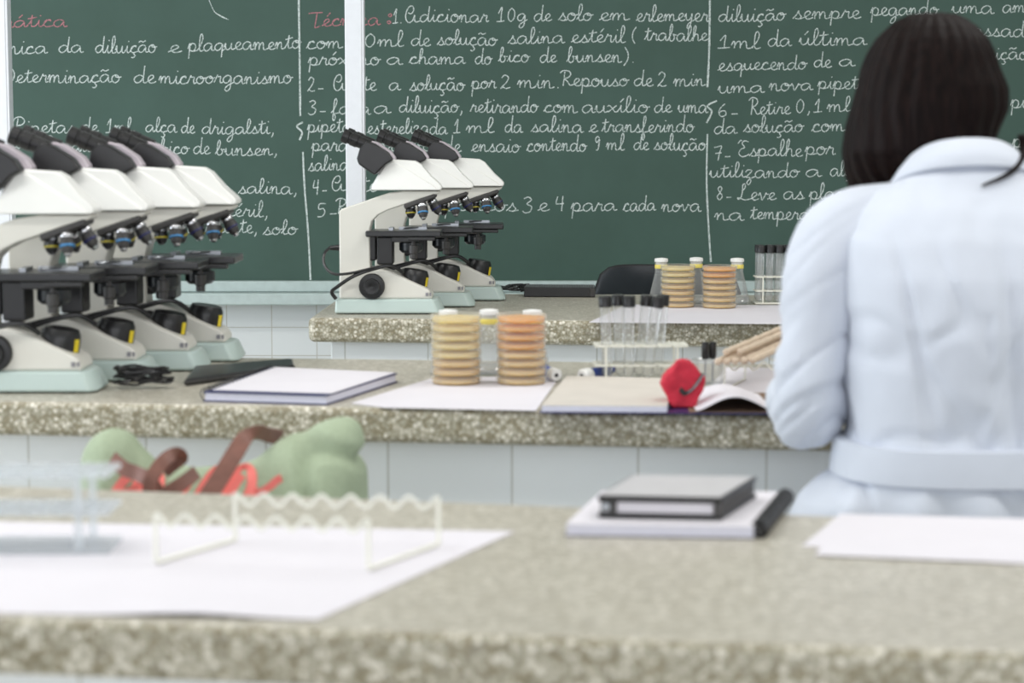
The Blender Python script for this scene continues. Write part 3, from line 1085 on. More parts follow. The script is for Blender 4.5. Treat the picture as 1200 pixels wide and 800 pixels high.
    cp.tube(crom(P4, 6), .0042, 8)
    obj('power_cord', cp, M_BLACK, t)
    return t


proto = make_scope()
x1l = L(518, 0)[0]
scopes = [
    (518, 368.3, 'front microscope of the far bench row, its whole round focus knob in view'),
    (555, 360.3, 'middle one of the three microscopes standing on the far bench'),
    (591, 352.8, 'rearmost of the three microscopes on the far bench, beside the black cables'),
    (111, 461, 'nearest microscope on the middle bench, cut by the left edge of the photo'),
    (175, 447.5, 'microscope behind the coiled black cable on the middle bench, second from the left'),
    (236, 435.5, 'third microscope from the left on the middle bench, behind the long black case'),
    (278, 424.5, 'rearmost microscope on the middle bench, its head overlapping the chalkboard text'),
]
for i, (u, v, lab) in enumerate(scopes):
    o = proto if i == 0 else copy_tree(proto)
    p = at(u, v, z=BZ)
    o.location = (p.x - x1l + .004, p.y + .055, BZ)
    o['label'] = lab
    o['group'] = 'microscopes on the far bench' if i < 3 else 'microscopes on the middle bench'


# ------------------------------------------------------------------ petri dishes
def make_dish(am, name='petri_dish', R=.0405):
    t = thing(name, '', 'petri dish')
    b = MB().lathe([(R - .0025, .0002), (R - .002, .0086), (R - .003, .0086), (R - .0035, .0014), (.002, .0014)], n=40)
    obj('bottom_dish', b, M_DISH, t)
    obj('agar', MB().lathe([(R - .0038, .0016), (R - .0038, .0084), (.001, .0084)], n=40), am, t)
    l = MB().lathe([(R, .0042), (R, .0122), (R - .001, .0130), (R - .004, .0131), (R - .004, .0137), (R - .006, .0137), (R - .007, .0127), (R - .0012, .0120), (R - .0012, .0042)], n=40)
    obj('lid', l, M_LID, t)
    return t


dish_cream, dish_orange, dish_tan = make_dish(M_AGAR), make_dish(M_AGAR2), make_dish(M_AGAR3)
used = set()
ORD = ['bottom', 'second', 'third', 'fourth', 'fifth', 'sixth', 'seventh', 'eighth', 'ninth']


def dish_stack(u, v, kinds, stack, dz=.0139, z0=BZ, scale=1.0):
    p = at(u, v, z=z0)
    n = len(kinds)
    for k, src in enumerate(kinds):
        o = src if src.name not in used else copy_tree(src)
        used.add(src.name)
        o.location = (p.x + random.uniform(-.0006, .0006), p.y + .042, z0 + k * dz)
        o.rotation_euler = (0, 0, random.uniform(0, 6))
        pos = 'bottom' if k == 0 else ('topmost' if k == n - 1 else ORD[k] + ' from the bottom')
        nm = {dish_cream: 'cream', dish_orange: 'orange', dish_tan: 'tan'}[src]
        o['label'] = f'{nm} agar petri dish, {pos} in the {stack}'
        o['group'] = 'petri dishes in the ' + stack


PT = .0012
dish_stack(534, 452.5, [dish_tan, dish_tan, dish_tan, dish_cream, dish_cream, dish_cream, dish_cream, dish_cream], 'pale stack on the middle bench', z0=BZ + PT)
dish_stack(611, 452.5, [dish_tan, dish_tan, dish_tan, dish_tan, dish_orange, dish_orange, dish_orange, dish_orange], 'orange stack on the middle bench', z0=BZ + PT)
dish_stack(796, 361, [dish_tan, dish_tan, dish_tan, dish_tan, dish_cream, dish_cream, dish_cream], 'pale stack on the far bench', z0=BZ + PT)
dish_stack(845, 362, [dish_tan, dish_tan, dish_tan, dish_tan, dish_tan, dish_orange, dish_orange], 'orange stack on the far bench', z0=BZ + PT)


# ------------------------------------------------------------------ Erlenmeyer flasks
def make_flask():
    t = thing('erlenmeyer_flask', '', 'flask')
    out = [(.027, .0002), (.0305, .003), (.0305, .007), (.028, .016), (.0165, .066), (.0145, .074), (.0145, .095), (.0165, .0975)]
    inn = [(.0150, .097), (.0132, .094), (.0132, .074), (.0150, .066), (.0265, .016), (.029, .007), (.026, .003), (.001, .0028)]
    obj('glass_body', MB().lathe([(.001, .0002)] + out + [(.0150, .0977)], n=36), M_GLASS, t)
    obj('liquid', MB().lathe([(.025, .0034), (.0282, .007), (.0262, .0155), (.001, .0155)], n=32), M_GLASS, t)
    obj('neck_tape', MB().lathe([(.0149, .083), (.0152, .0835), (.0152, .0915), (.0149, .092)], n=32), M_TAPE, t)
    obj('stopper', MB().lathe([(.0128, .085), (.0128, .0975), (.0158, .0985), (.0160, .103), (.0150, .1060), (.006, .1075)], n=32), M_WHITEC, t)
    return t


fl = make_flask()
flasks = [
    (775, 4.775, 'stoppered conical flask left of the pale petri dish stack on the far bench'),
    (816, 4.80, 'stoppered conical flask rising between the two dish stacks of the far bench'),
    (864, 4.775, 'stoppered conical flask behind the right side of the far orange dish stack'),
    (525, 3.35, 'stoppered flask hidden behind the pale dish stack on the middle bench'),
    (573, 3.36, 'stoppered flask seen in the gap between the dish stacks on the middle bench'),
    (624, 3.35, 'stoppered flask hidden behind the orange dish stack on the middle bench'),
]
for i, (u, Y, lab) in enumerate(flasks):
    o = fl if i == 0 else copy_tree(fl)
    p = at(u, 300, Y=Y)
    o.location = (p.x, Y, BZ + PT * .9 if i < 3 else BZ + .0003)
    o['label'] = lab
    o['group'] = 'flasks on the far bench' if i < 3 else 'flasks on the middle bench'


# ------------------------------------------------------------------ paper sheets
def sheet(name, pts, label, z0=BZ + .0003, th=.0007, m=M_PAPER, cat='paper', group=None, curl=None):
    P = [at(u, v, z=BZ) for u, v in pts]
    c = sum(P, Vector()) / len(P)
    c = Vector((c.x, c.y, z0))
    o = obj(name, MB().slab([p - c for p in P], 0, th), m, loc=c, smooth=0)
    return tag(o, label, cat, group)


sheet('paper_sheet', [(690, 378), (924, 380), (924, 358), (735, 357)], 'white paper under the petri dishes on the far bench')
sheet('paper_sheet', [(411, 473), (505, 444), (657, 440), (628, 481.5), (452, 478)], 'white paper under the petri dish stacks of the middle bench')
sheet('paper_sheet', [(826, 463), (960, 466), (960, 432), (850, 431)], 'white paper under the wrapped pipettes on the middle bench')


# near sheet with a gently lifted front edge
def curled_sheet():
    A, B, C_, D = [at(u, v, z=BZ) for u, v in ((-150, 609), (603, 623.5), (372, 727), (-150, 716))]
    nx, ny = 40, 10
    c = (A + B + C_ + D) / 4
    vs = []
    for side in (0, 1):
        for j in range(ny + 1):
            for i in range(nx + 1):
                s, t = i / nx, j / ny
                p = (A * (1 - s) + B * s) * (1 - t) + (D * (1 - s) + C_ * s) * t
                lift = .0035 * max(0, t - .75) / .25 * math.exp(-((s - .72) / .16) ** 2)
                vs.append((p.x - c.x, p.y - c.y, .0004 + lift + side * .0006))
    n1 = (nx + 1) * (ny + 1)
    fs = []
    for j in range(ny):
        for i in range(nx):
            a = j * (nx + 1) + i
            q = (a, a + 1, a + nx + 2, a + nx + 1)
            fs.append(q)
            fs.append(tuple(reversed([k + n1 for k in q])))
    for j in range(ny):
        for i in (0, nx):
            a = j * (nx + 1) + i
            fs.append((a, a + nx + 1, a + nx + 1 + n1, a + n1))
    for i in range(nx):
        for j in (0, ny):
            a = j * (nx + 1) + i
            fs.append((a, a + 1, a + 1 + n1, a + n1))
    mb = MB()
    mb.add(vs, fs)
    o = obj('paper_sheet', mb, M_PAPER, loc=(c.x, c.y, BZ))
    tag(o, 'large white paper sheet under the clear racks on the nearest bench', 'paper')


curled_sheet()
sheet('paper_sheet', [(940, 640), (985, 603), (1330, 612), (1330, 664), (1180, 661)], 'white paper lying on the nearest bench in front of the person', z0=BZ + .0003, th=.0008)
sheet('paper_sheet', [(955, 652), (992, 607), (1320, 612), (1330, 667)], 'upper white sheet of the pair in front of the person', z0=BZ + .0013, th=.0007)


# ------------------------------------------------------------------ books and notebooks
def quad_px(pts, z=BZ):
    return [at(u, v, z=z) for u, v in pts]


# spiral notebook on the middle bench, left of the paper
def left_notebook():
    P = quad_px([(238, 470.5), (383, 475), (466, 448), (318, 441)])
    c = sum(P, Vector()) / 4
    c.z = BZ
    t = thing('notebook', 'thick white spiral notebook lying closed in front of the black case', 'notebook', c)
    Q = [p - c for p in P]

    def ins(d):
        ce = sum(Q, Vector()) / 4
        return [q + (ce - q).normalized() * d for q in Q]
    obj('back_cover', MB().slab(Q, .0002, .002), M_NAVY, t)
    pg = ins(.004)
    obj('page_block', MB().slab(pg, .002, .0135), M_PAGES, t)
    obj('front_cover', MB().slab(Q, .0135, .0150), M_NAVY, t)
    w = [Q[0].lerp(Q[1], .03), Q[0].lerp(Q[1], .80), Q[3].lerp(Q[2], .80), Q[3].lerp(Q[2], .03)]
    w = [q + Vector((.0, .002, 0)) for q in w]
    obj('top_page', MB().slab([Q[0].lerp(Q[3], .06).lerp(Q[1], .04), Q[1].lerp(Q[2], .06), Q[2].lerp(Q[3], .02), Q[3].lerp(Q[2], .03)], .0152, .0160), M_PAPER, t)
    sp = MB()
    d = (Q[3] - Q[0])
    for k in range(20):
        b = Q[0] + d * (k + .5) / 20 + Vector((.003, 0, .0107))
        pts = [b + Vector((math.cos(a) * .0095, 0, math.sin(a) * .0095)) for a in [2 * PI * j / 12 for j in range(12)]]
        sp.tube(pts, .0009, 5, closed=True)
    obj('spiral_binding', sp, M_BLACK, t)


left_notebook()


# open notebook on the middle bench, right
def open_notebook():
    z0 = BZ + .0014
    P = quad_px([(632, 485.5), (783, 486.5), (795, 452), (662, 449)])
    R = quad_px([(783, 486.5), (915, 487), (915, 463), (795, 462)])
    c = P[1].copy()
    c.z = z0
    t = thing('open_notebook', 'open notebook with a navy cover and an arching right page beside the red pouch', 'notebook', c)
    Q = [p - c for p in P]
    Rr = [p - c for p in R]
    obj('cover', MB().slab([Q[0], Q[1], Rr[1], Rr[2], Rr[3], Q[2], Q[3]], .0002, .0022), M_NAVY, t)
    I = [Q[0].lerp(Q[1], .02) + Vector((0, .003, 0)), Q[1].lerp(Q[0], .01) + Vector((0, .003, 0)), Q[2] + Vector((-.003, -.003, 0)), Q[3] + Vector((.003, -.003, 0))]
    obj('page_block', MB().slab(I, .0023, .0105), M_PAGES, t)
    obj('left_page', MB().slab(I, .0106, .0112), M_PAPER2, t)
    # arched right page
    n = 24
    vs, fs = [], []
    x0, x1 = .040, .150
    y0, y1 = .004, .200
    prof = []
    for i in range(n + 1):
        s = i / n
        x = x0 + (x1 - x0) * s
        z = .003 + .0195 * math.sin(PI * min(1, max(0, (s - .02) / .96))) ** 1.3
        prof.append((x, z))
    mb, mb2 = MB(), MB()
    for b_, off in ((mb, .0012), (mb2, 0)):
        vs = []
        for (x, z) in prof:
            for y in (y0, y1):
                for e in (0, .0009):
                    vs.append((x, y + (.004 if b_ is mb2 else 0), z * (1 if y == y0 else .75) + off + e))
        fs = []
        for i in range(n):
            a, b2 = i * 4, i * 4 + 4
            fs += [(a, a + 2, b2 + 2, b2), (a + 1, b2 + 1, b2 + 3, a + 3), (a, b2, b2 + 1, a + 1), (a + 2, a + 3, b2 + 3, b2 + 2)]
        fs += [(0, 1, 3, 2), (4 * n, 4 * n + 2, 4 * n + 3, 4 * n + 1)]
        b_.add(vs, fs)
    obj('right_page', mb, M_PAPER, t)
    bp = [Vector((.03, .003, 0)), Rr[1] + Vector((-.003, .003, 0)), Rr[2] + Vector((-.003, -.003, 0)), Vector((.04, Rr[3].y - .003, 0))]  # flat sheet added to carry the shaded brown seen under the arch
    obj('shaded_brown_fill', MB().slab(bp, .0023, .0028), M_BROWNP, t)['label'] = 'flat brown fill for the shaded underside of the arching page'
    return t


open_notebook()


# notebook and black planner on the nearest bench
def near_books():
    P = quad_px([(662, 629), (884, 632), (916, 590), (705, 588)])
    c = sum(P, Vector()) / 4
    c.z = BZ
    t = thing('notebook', 'white spiral notebook with black side binding under the black planner', 'notebook', c)
    Q = [p - c for p in P]
    obj('back_cover', MB().slab(Q, .0002, .0018), M_GREYC, t)
    ce = Vector()
    obj('page_block', MB().slab([q * .985 for q in Q], .0019, .0120), M_PAGES, t)
    obj('front_cover', MB().slab([q * .992 for q in Q], .0121, .0133), M_PAPER, t, bevel=.0005)
    sp = MB()
    a = Q[1] + Vector((.004, .004, .0078))
    b = Q[2] + Vector((.004, -.002, .0078))
    d = (b - a).normalized()
    for k in range(26):
        q = a.lerp(b, (k + .5) / 26)
        x, y, _ = frame(d)
        pts = [q + (x * math.cos(w) + y * math.sin(w)) * .0082 for w in [2 * PI * j / 12 for j in range(12)]]
        sp.tube(pts, .0017, 6, closed=True)
    sp.cyl(a, b, .0062, n=14)
    obj('spiral_binding', sp, M_BLACK, t)
    # planner
    z1 = BZ + .0138
    P = quad_px([(700, 607), (846, 610), (887, 583), (740, 581)], z=z1)
    c = sum(P, Vector()) / 4
    c.z = z1
    t = thing('planner', 'closed black leather planner lying on the white spiral notebook', 'planner', c)
    Q = [p - c for p in P]
    h = .0225
    obj('back_cover', MB().slab(Q, .0002, .0048), M_BLACK, t, bevel=.0015)
    pg = [Q[0].lerp(Q[1], .16) + Vector((0, .003, 0)), Q[1].lerp(Q[0], .07) + Vector((0, .003, 0)), Q[2].lerp(Q[3], .07), Q[3].lerp(Q[2], .10)]
    obj('page_block', MB().slab(pg, .0058, h - .0066), M_PAPER, t)
    obj('front_cover', MB().slab(Q, h - .0056, h), M_BLACK, t, bevel=.0015)
    m = mat('planner_glare', '#cac7c9', .35, var=.04)  # pale grey painted for the glare on the black cover
    obj('cover_glare', MB().slab([q * .95 for q in Q], h + .0001, h + .0006), m, t)['label'] = 'glare on the black cover, painted as a pale grey panel'
    zr = MB()
    for i, (p, q) in enumerate(((Q[1], Q[2]), (Q[0], Q[3]))):
        for r_ in range(1):
            s = -1 if i == 0 else 1
            o = Vector((s * .005, 0, h / 2))
            zr.band([p + o, q + o], [Vector((0, 0, h - .007))] * 2, .004)
    zr.band([Q[0].lerp(Q[1], .0) + Vector((.004, .0025, h / 2)), Q[0].lerp(Q[1], .155) + Vector((0, .0025, h / 2))], [Vector((0, 0, h - .007))] * 2, .003)
    zr.band([Q[1].lerp(Q[0], .06) + Vector((0, .0025, h / 2)), Q[1] + Vector((-.004, .0025, h / 2))], [Vector((0, 0, h - .007))] * 2, .003)
    obj('zip_gusset', zr, M_DARK, t)
    b = Q[0] + Vector((.008, -.0005, h / 2))
    obj('snap_button', MB().lathe([(.0045, 0), (.0045, .002), (.002, .003)], b, (0, -1, 0), 16), M_STEEL, t)


near_books()


# ------------------------------------------------------------------ test-tube racks and tubes
def make_tube(Lh=.132):
    t = thing('test_tube', '', 'test tube')
    R = .0086
    prof = [(.0015, 0), (.004, .0012), (.0065, .004), (R, .008), (R, Lh - .012)]
    inn = [(R - .001, Lh - .012), (R - .001, .008), (.0055, .0048), (.003, .0024), (.0005, .002)]
    obj('glass', MB().lathe(prof, n=20), M_GLASS, t)
    cap = MB().lathe([(R + .0002, Lh - .018), (R + .0018, Lh - .0178), (R + .0018, Lh - .002), (R + .0006, Lh), (.001, Lh)], n=20)
    obj('cap', cap, M_BLACK, t)
    return t


tube0 = make_tube()
tube_used = [False]


def put_tube(base, top, label, group):
    o = tube0 if not tube_used[0] else copy_tree(tube0)
    tube_used[0] = True
    o.location = base
    d = (Vector(top) - Vector(base)).normalized()
    o.rotation_mode = 'QUATERNION'
    o.rotation_quaternion = Vector((0, 0, 1)).rotation_difference(d)
    o['label'] = label
    o['group'] = group


def tube_rack(label, loc, W, D, z_mid, z_top, nx, ny, r, rz, th=.003):
    t = thing('test_tube_rack', label, 'test tube rack', loc, rz)
    obj('bottom_shelf', MB().box((0, 0, .0022), (W, D, .004)), M_WPLAS, t, bevel=.001)
    for nm, z in (('middle_shelf', z_mid), ('top_shelf', z_top)):
        obj(nm, MB().plate_holes(-W / 2, W / 2, -D / 2, D / 2, z, z + th, nx, ny, r), M_WPLAS, t, merge=.0002)
    for sx in (-1, 1):
        for sy in (-1, 1):
            obj('leg', MB().box((sx * (W / 2 - .018), sy * (D / 2 - .0028), z_top / 2 + .001), (.0032, .003, z_top)), M_WPLAS, t)
    return t


# rack on the middle bench
pa, pb = at(696, 448, z=BZ), at(797, 446, z=BZ)
rc = Vector(((pa.x + pb.x) / 2 + .006, pa.y + .03, BZ + .0003))
tube_rack('ivory test tube rack on the middle bench between the orange dishes and red pouch', rc, .150, .064, .025, .056, 6, 2, .0098, .02)
grp = 'black-capped test tubes in the middle bench rack'
TT = [
    (712, 0, 709, 'outermost black-capped test tube at the left of the middle bench rack'),
    (727, 1, 724, 'second black-capped test tube from the left in the middle bench rack'),
    (737, 0, 737, 'upright black-capped test tube just left of the gap in the middle rack'),
    (748, 1, 758, 'leaning black-capped test tube just right of the gap in the middle rack'),
    (758, 0, 771, 'most tilted black-capped test tube in the middle rack'),
    (770, 1, 777, 'outermost black-capped test tube at the right of the middle bench rack'),
]
for u, row, ut, lab in TT:
    Y = rc.y + (-.0135 if row == 0 else .0135)
    b = at(u, 440, Y=Y)
    tp = at(ut, 350, Y=Y)
    base = Vector((b.x, Y, BZ + .0052))
    put_tube(base, base + Vector((tp.x - b.x, 0, .125)), lab, grp)

# rack on the far bench
pa = at(886, 357.5, z=BZ)
rc2 = Vector((pa.x + .066, pa.y + .03, BZ + PT))
tube_rack('ivory test tube rack on the far bench beside the coat sleeve', rc2, .135, .052, .030, .0625, 6, 2, .0098, 0.0)
names = ['first', 'second', 'third', 'fourth', 'fifth', 'sixth']
for i in range(12):
    col, row = i % 6, i // 6
    x = rc2.x - .0675 + .0225 * (col + .5)
    y = rc2.y - .013 + .026 * row
    base = Vector((x, y, BZ + PT + .0052))
    lean = random.uniform(-.004, .004)
    put_tube(base, base + Vector((lean, random.uniform(-.002, .002), .125)),
             f'black-capped test tube, {names[col]} from the left in the {"front" if row == 0 else "back"} row of the far rack', 'black-capped test tubes in the far bench rack')


# clear three-tier rack on the nearest bench
def clear_rack():
    pf = at(112, 651, z=BZ)
    pk = at(157, 633, z=BZ)
    D = pk.y - pf.y
    W = .26
    c = Vector((pf.x + .012 - W / 2, (pf.y + pk.y) / 2, BZ + .0012))
    t = thing('acrylic_rack', 'clear three-tier acrylic rack standing on the white sheet, cut by the left edge', 'rack', c)
    obj('bottom_shelf', MB().box((0, 0, .002), (W, D, .004)), M_ACRYL, t)
    for nm, z in (('middle_shelf', .036), ('top_shelf', .0715)):
        obj(nm, MB().plate_holes(-W / 2, W / 2, -D / 2, D / 2, z, z + .004, 10, 3, .0085), M_ACRYL, t, merge=.0002)
    for sx in (-1, 1):
        for sy in (-1, 1):
            obj('leg', MB().box((sx * (W / 2 - .028), sy * (D / 2 - .004), .0375), (.008, .005, .071)), M_ACRYL, t)


clear_rack()


# wave-topped racks for laying pipettes down
def wave_rack(label, A, B, C_, D, z, h, per, amp, m, rail, wire):
    """A front-left foot, B front-right, C back-right, D back-left (ground points)"""
    c = (A + B + C_ + D) / 4
    c = Vector((c.x, c.y, z))
    t = thing('pipette_rack', label, 'rack', c)
    q = [Vector((p.x, p.y, z)) - c for p in (A, B, C_, D)]
    for nm, (s, e) in (('wavy_rail', (q[0], q[1])), ('wavy_rail', (q[3], q[2]))):
        mb = MB()
        k = 16 * per
        pts = []
        for i in range(k + 1):
            f = i / k
            p = s.lerp(e, f)
            pts.append(p + Vector((0, 0, h - amp / 2 + amp / 2 * math.cos(2 * PI * per * f))))
        mb.band(pts, [Vector((0, .003, 0))] * len(pts), rail)
        obj(nm, mb, m, t)
    for s, e in ((q[0], q[3]), (q[1], q[2])):
        mb = MB()
        up = Vector((0, 0, h))
        lo = Vector((0, 0, wire))
        mb.tube([s + up, s + up * .5, s + lo * 1.2, s + lo + (e - s) * .03, s.lerp(e, .5) + lo, e + lo - (e - s) * .03, e + lo * 1.2, e + up * .5, e + up], wire, 8)
        obj('foot_frame', mb, m, t)
    return t


wave_rack('white wave-topped pipette rack on the nearest bench beside the green bag', at(183, 663, z=BZ), at(432, 671, z=BZ), at(514, 641, z=BZ), at(276, 636, z=BZ), BZ + .0012, .047, 7, .011, M_WPLAS, .0032, .0022)
A2, D2 = at(849, 458.5, z=BZ), at(873, 446, z=BZ)
wave_rack('wave-topped rack under the wrapped pipettes on the middle bench', A2, A2 + Vector((.21, 0, 0)), D2 + Vector((.21, 0, 0)), D2, BZ + .0012, .044, 7, .012, M_WPLAS, .0028, .0014)

# paper-wrapped pipettes on that rack
zr = BZ + .047 + .0055
wp = MB()
pip = None
lab_p = ['front wrapped pipette of the kraft paper bundle', 'second wrapped pipette of the kraft paper bundle', 'third wrapped pipette of the kraft paper bundle',
         'fourth wrapped pipette of the kraft paper bundle', 'rear wrapped pipette of the kraft paper bundle', 'upper left wrapped pipette resting on the others', 'upper right wrapped pipette resting on the others']
for i in range(7):
    up = 0 if i < 5 else 1
    k = i if i < 5 else (i - 4.5) * 1.6 + .3
    s = Vector((.312 + .0135 * k, 3.07 + .004 * i, zr + .0125 * up + .0006))
    e = Vector((.445 + .0135 * k, 3.47, zr + .0125 * up + .0006))
    d = e - s
    nn = 14
    mb = MB()
    pts = [d * (j / nn) for j in range(nn + 1)]
    rad = [.0052 + .0007 * math.sin(j * 2.3 + i) for j in range(nn + 1)]
    rad[0], rad[1] = .0040, .0056
    mb.tube(pts, rad, 9)
    o = thing('wrapped_pipette', lab_p[i] + ', middle bench', 'pipette', s, 0, 'wrapped pipettes on the wave-topped rack')
    obj('paper_wrap', mb, M_KRAFT, o)
    tw = MB()
    u_ = d.normalized()
    tw.lathe([(.004, 0), (.0058, -.006), (.0045, -.012), (.001, -.014)], (0, 0, 0), u_, 8)
    obj('twisted_end', tw, M_KRAFT, o)

# ------------------------------------------------------------------ small things on the middle bench
# beaker with two black-capped rods
pb_ = at(832, 452, z=BZ)
bk = thing('beaker', 'small clear glass beaker behind the red pouch', 'beaker', (pb_.x, pb_.y + .025, BZ + .0012))
R = .0245
obj('glass_body', MB().lathe([(R - .003, .0002), (R, .003), (R, .036), (R + .002, .038), (R + .001, .0388), (R - .0005, .038)], n=32), M_GLASS, bk)
for k, (dx, dy, lab) in enumerate(((-.006, -.004, 'left black-capped rod standing in the small beaker'), (.0065, .003, 'right black-capped rod standing in the small beaker'))):
    r = thing('capped_rod', lab, 'lab tool', (pb_.x + dx, pb_.y + .025 + dy, BZ + .0045), 0, 'black-capped rods in the beaker')
    obj('rod', MB().cyl((0, 0, 0), (.0005, 0, .042), .0016, n=8), M_STEEL, r)
    obj('cap', MB().lathe([(.0052, .036), (.0060, .037), (.0060, .060), (.0050, .0625), (.001, .0628)], n=16), M_BLACK, r)

# red pouch
pr = at(804, 482.5, z=BZ)
rp = thing('pouch', 'small red cloth pouch with a dark zip standing on the open notebook', 'pouch', (pr.x, pr.y + .034, BZ + .0037))


def redfold(p, n):
    return n * (.0022 * noise.noise(p * 60) + .0012 * noise.noise(p * 140))


mb = MB()
SC = 1 / 770
prf = [(778, 457), (781, 449), (789, 440), (796, 431.5), (803, 430), (811, 433), (818, 440), (827, 452), (825, 461), (820, 470), (817, 478), (814, 482), (790, 482), (786, 474)]
pp = [((u - 804) * SC, (482.6 - v) * SC) for u, v in prf]
mb.prism(pp, .046, .030, .0, .07)
rb = modded('body', mb, M_REDC, [('REMESH', dict(mode='VOXEL', voxel_size=.0022)), ('SMOOTH', dict(factor=.5, iterations=5))], rp, fold=redfold)
zpx = [(798, 461), (803, 466), (810, 463), (817, 455), (822, 447)]
pts = [((u - 804) * SC, -.0225 + .004 * i * .3, (482.6 - v) * SC) for i, (u, v) in enumerate(zpx)]
cr = crom(pts, 6)
obj('zip', MB().band(cr, [Vector((.0035, -.001, .006))] * len(cr), .004), M_DARK, rp)
cr2 = [p + Vector((.001, -.0025, .001)) for p in cr]
obj('zip_pull', MB().band(cr2[8:], [Vector((.001, -.0003, .0018))] * len(cr2[8:]), .002), M_GREYC, rp)

# marker pens lying with their ends towards the room
for i, (u, v, rz, lab) in enumerate(((652, 448.5, .25, 'blue pen with a white end lying left beside the orange dishes'), (682, 449, -.55, 'blue pen with a white end pointing out beside the test tube rack'))):
    p = at(u, v, z=BZ)
    o = thing('marker_pen', lab, 'pen', (p.x, p.y + .004, BZ + .0013), rz, 'blue pens on the middle bench')
    r = .0105
    obj('end_cap', MB().lathe([(.0028, .002), (.003, -.001), (.008, -.001), (r, .003), (r, .022), (r * .95, .024)], (0, 0, r), (0, 1, 0), 24), M_WHITEC, o)
    obj('end_hole', MB().lathe([(.0032, -.0012), (.0001, -.0012)], (0, 0, r), (0, 1, 0), 14), M_DARK, o)
    obj('barrel', MB().lathe([(r * .85, .024), (r * .85, .085), (r * .6, .10), (.003, .105)], (0, 0, r), (0, 1, 0), 24), M_BLUEP, o)

# long black case behind the notebook
P = quad_px([(216, 453), (345, 434.5), (343, 427), (228, 436)])
c = sum(P, Vector()) / 4
c.z = BZ + .0003
cs_ = thing('flat_case', 'long flat black case lying between the microscopes and white notebook', 'case', c)
obj('body', MB().slab([p - Vector((c.x, c.y, BZ)) for p in P], 0, .011), M_BLACK, cs_, bevel=.004, seg=3)
a, b = P[0] - c, P[1] - c
obj('zip', MB().tube([Vector((a.x, a.y + .001, .006)), Vector((b.x, b.y + .001, .006))], .0016, 6), M_DARK, cs_)

# coiled cable in front of the second microscope
pc = at(166, 455.5, z=BZ)
rnd = random.Random(11)
pts = []
for i in range(110):
    a = i * .55
    rx, ry = .040 + rnd.uniform(-.010, .006), .018 + rnd.uniform(-.006, .004)
    pts.append((rx * math.cos(a) + .004 * math.sin(i * .21), ry * math.sin(a), .0045 + min(.024, .00026 * i) + rnd.uniform(0, .006)))
cable = obj('coiled_cable', MB().tube(crom(pts, 4), .0019, 7), M_BLACK, loc=(pc.x, pc.y + .008, BZ + .0003))
tag(cable, 'coiled black power cable heaped on the middle bench in front of a microscope', 'cable')

# ------------------------------------------------------------------ far bench: black box, cables, chair
P = quad_px([(614, 348), (697, 348.5), (701, 344), (622, 343.5)])
P = [P[0], P[1], P[1] + Vector((.004, .10, 0)), P[0] + Vector((.006, .10, 0))]
c = sum(P, Vector()) / 4
c.z = BZ + .0003
bx_ = thing('flat_box', 'flat black box with a ribbed top lying on the far bench', 'box', c)
Q = [p - Vector((c.x, c.y, p.z)) for p in P]
obj('body', MB().slab(Q, 0, .024), M_BLACK, bx_, bevel=.0025)
rt = MB()
for i in range(28):
    s = (i + .5) / 28
    rt.tube([Q[0].lerp(Q[1], s) + Vector((0, .004, .0242)), Q[3].lerp(Q[2], s) + Vector((0, -.004, .0242))], .0013, 5)
obj('ribbed_top', rt, M_GREYC, bx_)
obj('end_clip', MB().box((Q[1].x - .006, Q[1].y + .02, .012), (.014, .05, .022)), M_DARK, bx_, bevel=.002)

pc = at(596, 346, z=BZ)
rnd = random.Random(5)
pts = []
for i in range(60):
    a = i * .5
    pts.append((.052 * math.cos(a * .37 + .3) + rnd.uniform(-.01, .01), .022 * math.sin(a * .6) + rnd.uniform(-.008, .008), .005 + .008 * abs(math.sin(a * .33)) + rnd.uniform(0, .008)))
cable = obj('loose_cable', MB().tube(crom(pts, 4), .0032, 7), M_BLACK, loc=(pc.x, pc.y + .07, BZ + .0003))
tag(cable, 'tangled black cables beside the rearmost far bench microscope', 'cable')


